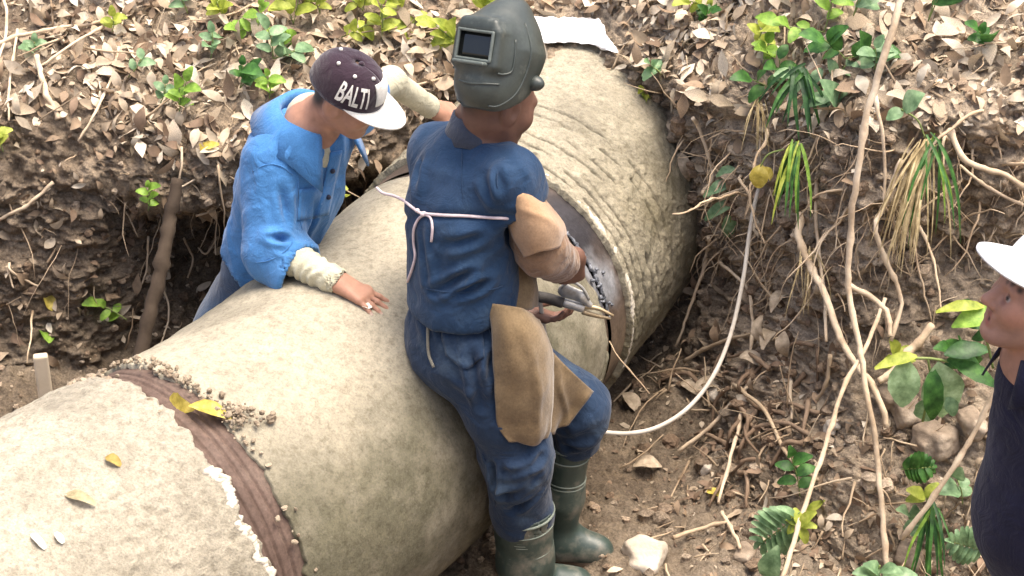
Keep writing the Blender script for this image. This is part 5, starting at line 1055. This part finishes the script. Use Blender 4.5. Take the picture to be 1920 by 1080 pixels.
def blades(name, label, u, v, n, mats, L, y, a0, a1, w=.06, cat='grass tuft', seed=0, drp=.5):
    g = np.random.default_rng(seed); e = empty(name, Yp(u, v, y), label, cat)
    for k in range(n):
        a = g.uniform(a0, a1); l = L * g.uniform(.55, 1.1); p0 = Yp(u + 8 * g.normal(), v + 5 * g.normal(), y); d0 = RT * math.cos(a) * .8 - UP * math.sin(a) * .8 - FW * g.uniform(.1, .5); s = l / 640.; P = [p0]
        d = nrm(d0 + UP * .2 + .10 * g.normal(size=3))
        for j in range(6): d = nrm(d + A(0, 0, -drp * .35) + .05 * g.normal(size=3)); P.append(P[-1] + d * s / 6)
        P = np.array(P); T = np.gradient(P, axis=0); wv = np.cross(T, FW); wv /= np.linalg.norm(wv, axis=1, keepdims=True); ww = (w * s * np.array([.6, 1, 1, .9, .7, .45, .08]))[:, None]
        V = np.stack([P - wv * ww, P + .25 * ww * FW, P + wv * ww], 1).reshape(-1, 3); obj('blade', V, gridF(7, 3), mats[int(g.integers(len(mats)))], e)
    return e
STRAW = leafmat('straw_blade', [(.38, .28, .13), (.52, .41, .22), (.60, .50, .30)], trans=.25)
blades('grass_tuft', 'dense straw coloured grass hanging down the right wall', 1742, 268, 80, [STRAW], 230, .40, 1.75, 2.25, .009, seed=1, drp=.9)
blades('grass_tuft', 'green grass blades growing out of the straw grass', 1748, 260, 12, [GR, BR], 190, .38, .7, 2.2, .016, seed=2, drp=.8)
blades('strap_plant', 'yellow green strap leaved tuft hanging beside the yellow leaf', 1490, 268, 18, [BR, LM, GR], 150, .62, 1.3, 2.3, .024, 'plant', 3, .8)
blades('strap_plant', 'dark green strap leaved clump high on the right bank', 1500, 130, 20, [DG, DG, GR], 130, .72, .9, 2.5, .034, 'plant', 4, .6)
blades('grass_tuft', 'green grass blades low at the bottom right', 1745, 950, 16, [GR, DG, BR], 150, -.15, 1.2, 2.0, .022, seed=5, drp=.6)
blades('grass_tuft', 'thin straw tuft hanging beside the thin straight root', 1520, 470, 14, [STRAW], 130, .52, 1.3, 2.0, .010, seed=6, drp=.9)
blades('grass_tuft', 'thin straw wisps hanging near the wall top', 1420, 190, 14, [STRAW], 110, .85, 1.1, 2.2, .010, seed=7, drp=.8)
plant('broadleaf_plant', 'plant with two rounded grey green leaves on the right wall', .42, [[(1690, 205), (1720, 225), (1735, 260)]], [(1694, 208, 1662, 224, .7), (1694, 206, 1732, 176, .75)], PG, seed=31)
plant('broadleaf_plant', 'green leafy shoot right of the dark strap leaves', .66, [[(1560, 190), (1575, 210), (1590, 240)]], [(1562, 192, 1520, 178, .5), (1564, 192, 1535, 200, .5), (1566, 188, 1590, 158, .6), (1572, 200, 1540, 150, .5), (1560, 185, 1500, 200, .45)], PG, seed=32)
plant('compound_leaf_plant', 'grey green toothed leaf stalk hanging beside the pipe', .98, [[(1372, 320), (1374, 380), (1366, 440)]], [(1380, 318, 1342, 330, .4), (1378, 340, 1318, 368, .32), (1376, 378, 1320, 412, .35), (1374, 400, 1362, 446, .45), (1372, 350, 1352, 372, .4, DG)], PG, seed=33)
plant('yellow_leaf_plant', 'bright yellow heart shaped leaf beside the strap leaves', .66, [[(1424, 315), (1440, 290), (1470, 280)]], [(1428, 308, 1420, 354, .62), (1432, 314, 1446, 338, .4)], YL, seed=34)
plant('broadleaf_plant', 'plant with large pale ribbed leaves left of the polo shirt', -.05, [[(1790, 680), (1740, 672), (1690, 675), (1650, 690)], [(1740, 672), (1745, 720), (1730, 790)]], [(1700, 672, 1690, 765, .58, LG), (1760, 678, 1768, 785, .54, LG), (1750, 690, 1748, 790, .35, GR), (1775, 675, 1850, 705, .42, GR), (1790, 680, 1870, 725, .35, GR), (1770, 665, 1858, 655, .4, DG), (1740, 745, 1732, 790, .6, PG), (1775, 745, 1790, 780, .6, PG), (1720, 668, 1640, 690, .25, LM)], PG, seed=35, r=.004)
plant('broadleaf_plant', 'glowing bright green leaves right beside the man\'s chin', -.10, [[(1830, 590), (1850, 640), (1862, 690)]], [(1870, 588, 1785, 612, .46, BR), (1845, 575, 1755, 583, .22, LM), (1850, 600, 1880, 645, .55, BR), (1845, 605, 1890, 625, .5, BR)], BR, seed=36, r=.004)
def fern(name, label, u, v, du, dv, n, mat, y, seed=0, wl=.5):
    e = []; 
    for k in range(n):
        t = (k + 1) / (n + 1); bu, bv = u + du * t, v + dv * t; l = wl * math.hypot(du, dv) * math.sin(math.pi * (.15 + .8 * t)); px, py = -dv / math.hypot(du, dv), du / math.hypot(du, dv)
        for s in (1, -1): e.append((bu, bv, bu + s * px * l + du * .16, bv + s * py * l + dv * .16, .26))
    e.append((u + du * .9, v + dv * .9, u + du * 1.12, v + dv * 1.12, .3)); return plant(name, label, y, [[(u + du, v + dv), (u + du * .5 + 4, v + dv * .5), (u, v)]], e, mat, 'fern', None, .002, seed, jit=.01)
fern('fern', 'blue green fern frond low beside the slanting thin vine', 1500, 960, -78, 62, 8, PG, -.22, 41)
fern('fern', 'small pale fern at the bottom right beside the trousers', 1850, 1035, -70, -20, 7, PG, -.25, 42)
fern('fern', 'drooping fern above the grass low on the right bank', 1690, 880, 60, -5, 8, GR, -.15, 43)
plant('star_leaf_plant', 'lime star shaped leaf beside the blue green fern', -.24, [[(1500, 985), (1488, 1020), (1470, 1060)]], [(1500, 985, 1470, 968, .4), (1500, 985, 1490, 952, .4), (1500, 985, 1530, 960, .4), (1500, 985, 1532, 988, .4), (1500, 985, 1512, 1020, .4), (1500, 985, 1475, 1000, .4)], LM, seed=44)
plant('broadleaf_plant', 'green leaf standing at the bottom edge by the thin vine', -.30, [[(1450, 1040), (1445, 1070), (1440, 1110)]], [(1440, 1085, 1458, 1025, .5), (1445, 1080, 1432, 1040, .5)], PG, seed=45)
plant('broadleaf_plant', 'lime toothed leaves on the right bank below the rocks', -.12, [[(1740, 930), (1735, 960), (1730, 990)]], [(1735, 932, 1700, 918, .5), (1735, 932, 1760, 905, .5), (1735, 935, 1698, 938, .5)], LM, seed=46)
plant('broadleaf_plant', 'green leaves at the bottom edge right of the long vine', -.3, [[(1650, 1060), (1640, 1080), (1640, 1110)]], [(1650, 1075, 1620, 1058, .5), (1650, 1070, 1690, 1072, .4), (1655, 1080, 1720, 1078, .4), (1645, 1080, 1600, 1074, .5)], PG, seed=47)
# ================================================================ single leaves and scraps that stand out
def lone(u, v, a, L, mat, label, bv=None, w=.5, curl=.25, name='fallen_leaf', off=.008, fold_=.3, seed=0, cat='leaf', shape=0):
    p, n = hit(u, v, bv); n = n if n @ (CAM - p) > 0 else -n; x = nrm((RT * math.cos(a) - UP * math.sin(a)) - n * ((RT * math.cos(a) - UP * math.sin(a)) @ n)); y = np.cross(n, x); vv_, f = leaf_mesh(L, w * L, curl, fold_, .3, 7, .05, shape, seed); V = (vv_ - A(L / 2, 0, 0)) @ np.stack([x, y, n], 1).T + p + n * off
    tag(local(name, V, f, mat, p), label, cat)
def mesh_bvh(o): return BVHTree.FromPolygons([Vector(v.co) for v in o.data.vertices], [tuple(p.vertices) for p in o.data.polygons])
bp = BVHTree.FromPolygons(*(lambda V, F: ([Vector(v) for v in V], [tuple(f) for f in F]))(*join([(np.array([v.co[:] for v in o.data.vertices]), np.array([p.vertices[:] for p in o.data.polygons])) for o in (low, elb, upp, wrap_)])))
lone(350, 757, .3, .085, YL, 'upper of two yellow leaves lying on the brown joint', bp, .55, .35, off=.02, seed=1)
lone(392, 783, .25, .115, YL, 'lower of two yellow leaves lying on the brown joint', bp, .36, .3, off=.022, seed=2)
lone(150, 940, .45, .085, LITM and leafmat('olive_dry_leaf', [(.36, .30, .16), (.52, .45, .28)]), 'narrow dry leaf on the lower pipe section', bp, .3, .3, seed=3)
lone(212, 868, .6, .045, leafmat('mustard_leaf', [(.36, .25, .06), (.50, .38, .12)]), 'small brown yellow leaf on the lower pipe section', bp, .5, .4, seed=4)
CHIP = stdmat('straw_chip', [(.60, .55, .45), (.72, .68, .58)], 20, .8, 60, .3)
lone(70, 1018, .9, .05, CHIP, 'pale straw chip near the bottom left corner', bp, .3, .1, 'wood_chip', seed=5, cat='chip'); lone(110, 1010, .9, .032, CHIP, 'smaller straw chip near the bottom left corner', bp, .35, .1, 'wood_chip', seed=6, cat='chip')
lone(687, 578, .0, .030, CHIP, 'small pale chip under the fingertips on the pipe', bp, .7, .05, 'wood_chip', seed=7, cat='chip')
lone(96, 570, .9, .085, YL, 'yellow leaf on the left earth wall', None, .5, .3, seed=8); lone(80, 645, -1.4, .09, BR, 'green leaf stuck above the pale wooden peg', None, .5, .2, seed=9, off=.03)
lone(220, 575, -.3, .10, leafmat('pale_dry_leaf', [(.55, .47, .36), (.72, .64, .52)]), 'pale dry leaf on the earth left of the stake', None, .5, .4, seed=10); lone(390, 280, .0, .095, YL, 'pale yellow leaf on the bank beside the blue jacket', None, .35, .2, seed=11)
lone(1338, 932, .3, .05, YL, 'small yellow leaf on the mud right of the boots', None, .6, .3, seed=12, off=.015); lone(1545, 970, -.8, .085, LM, 'upright yellow leaf beside the lime star leaf', None, .45, .3, seed=13, off=.04)
TANL = leafmat('curled_tan_leaf', [(.40, .31, .21), (.58, .48, .35)], trans=.1)
lone(1296, 308, 1.4, .10, TANL, 'broad curled tan leaf hanging at the pipe where it enters the bank', None, .75, .5, off=.05, seed=14)
for k, (u, v, a, L) in enumerate(((1465, 585, 1.9, .09), (1450, 620, 1.3, .10), (1480, 640, 1.6, .085), (1440, 655, 1.8, .09), (1410, 690, .6, .085))): lone(u, v, a, L, TANL, ('topmost', 'second', 'third', 'fourth', 'lowest')[k] + ' of the pale curled leaves caught on the debris top', None, .5, .6, off=.04, seed=15 + k)
for k, (u, v, a, L, lab) in enumerate(((1330, 735, -.4, .11, 'long pale dry leaf crossed by the white cable'), (1295, 735, .8, .08, 'pale dry leaf left of the white cable on the mud'), (1215, 880, .1, .09, 'half buried pale leaf right of the far boot'), (1180, 760, .9, .09, 'grey brown leaf by the pipe end beside the knee'))): lone(u, v, a, L, TANL, lab, None, .5, .5, off=.02, seed=30 + k)
# crumpled paper on the crown of the pipe
PAP = stdmat('white_paper', [(.72, .72, .72), (.80, .80, .80)], 12, .8, 60, .1)
G = np.zeros((22, 26, 3))
for i in range(22):
    for j in range(26):
        s_, t_ = i / 21, j / 25; u = 1000 + (122 + 36 * s_) * t_ + 3 * math.sin(9 * s_); v = 43 + 4 * t_ + (42 + 18 * t_) * s_ + 4 * math.sin(7 * t_ + 1) * s_; p, n = hit(u, v, bp); q, m = hit(u, v)
        if p is None or (q is not None and np.linalg.norm(q - CAM) < np.linalg.norm(p - CAM)): p = q
        G[i, j] = p + A(0, 0, .022)
zz = spline(G[:, :, 2].T, 26).T if False else G[:, :, 2]; kz = np.ones(5) / 5
for _ in range(40): G[1:-1, 1:-1] = (G[:-2, 1:-1] + G[2:, 1:-1] + G[1:-1, :-2] + G[1:-1, 2:]) / 4
G[..., 2] += .010 * np.abs(fbm(G, 22, 3, 5)) + .006 * fbm(G, 50, 2, 6)
V, F = sheet(G, .0015); tag(local('paper_sheet', V, F, PAP, G[11, 13]), 'crumpled white paper sheet lying on top of the pipe by the bank', 'paper')
# ================================================================ welding gear
CBL = stdmat('white_cable', [(.40, .36, .30), (.54, .50, .43)], 9, .6, 60, .15, dirt=((.28, .22, .16), 12, .55, .5))
cp = [(1440, 300, .95), (1418, 370, .86), (1405, 440, .78), (1394, 520, .68), (1372, 620, .54), (1340, 700, .42), (1295, 760, .33), (1240, 798, .24), (1185, 812, .18), (1130, 810, .14), (1080, 800, .12), (1040, 740, .14), (1025, 650, .16), (1016, 590, .14), (1012, 558, .13)]
tag(tthing('welding_cable', ypath(cp, 90), .0068, CBL, 'white welding cable sagging from the right bank to the welder', 'cable', None, 10, .0), None)
st = empty('electrode_holder', Yp(1045, 560, .13), 'grey metal electrode holder gripped in the welder\'s hand', 'electrode holder')
GM = stdmat('dull_metal', [(.24, .23, .21), (.40, .39, .36), (.52, .50, .46)], 30, .45, 80, .3, .002, metal=.5, spec=.5); BRS = stdmat('brass_jaw', [(.30, .22, .12), (.48, .38, .24)], 25, .4, 80, .3, metal=.5); HND = stdmat('dark_grip', [(.03, .028, .026), (.07, .062, .055)], 25, .7, 60, .4)
ax_ = lambda u, v, y: Yp(u, v, y)
tobj('grip', spline(np.array([ax_(1008, 556, .13), ax_(1030, 560, .13), ax_(1056, 568, .125)]), 12), .016, HND, st, 12); tobj('barrel', spline(np.array([ax_(1052, 566, .125), ax_(1095, 578, .12)]), 6), .0135, GM, st, 12)
V, F = nets([rc(ax_(1060, 545, .125), ax_(1090, 556, .12), .022, .018, nrm(A(0, 1, 0)), 2.2, s=.01), rc(ax_(1090, 556, .12), ax_(1106, 572, .12), .014, .009, s=.01)], .003); obj('jaw_body', V, F, GM, st)
tobj('lever', spline(np.array([ax_(1052, 540, .12), ax_(1070, 528, .115), ax_(1092, 540, .115), ax_(1104, 562, .115)]), 14), .0045, GM, st, 7)
tobj('jaw', spline(np.array([ax_(1092, 574, .12), ax_(1120, 578, .118), ax_(1150, 592, .115)]), 10), np.linspace(.009, .004, 10), BRS, st, 7); tobj('jaw', spline(np.array([ax_(1092, 584, .12), ax_(1118, 592, .118), ax_(1146, 597, .115)]), 10), np.linspace(.009, .004, 10), BRS, st, 7)
vine('electrode_wire', ypath([(1142, 640, .50), (1160, 670, .46), (1190, 705, .42), (1218, 738, .38)], 14), (.0022, .002), 'thin straight wire slanting from the pipe gap down to the mud', 'wire', None, TWIG, 95)
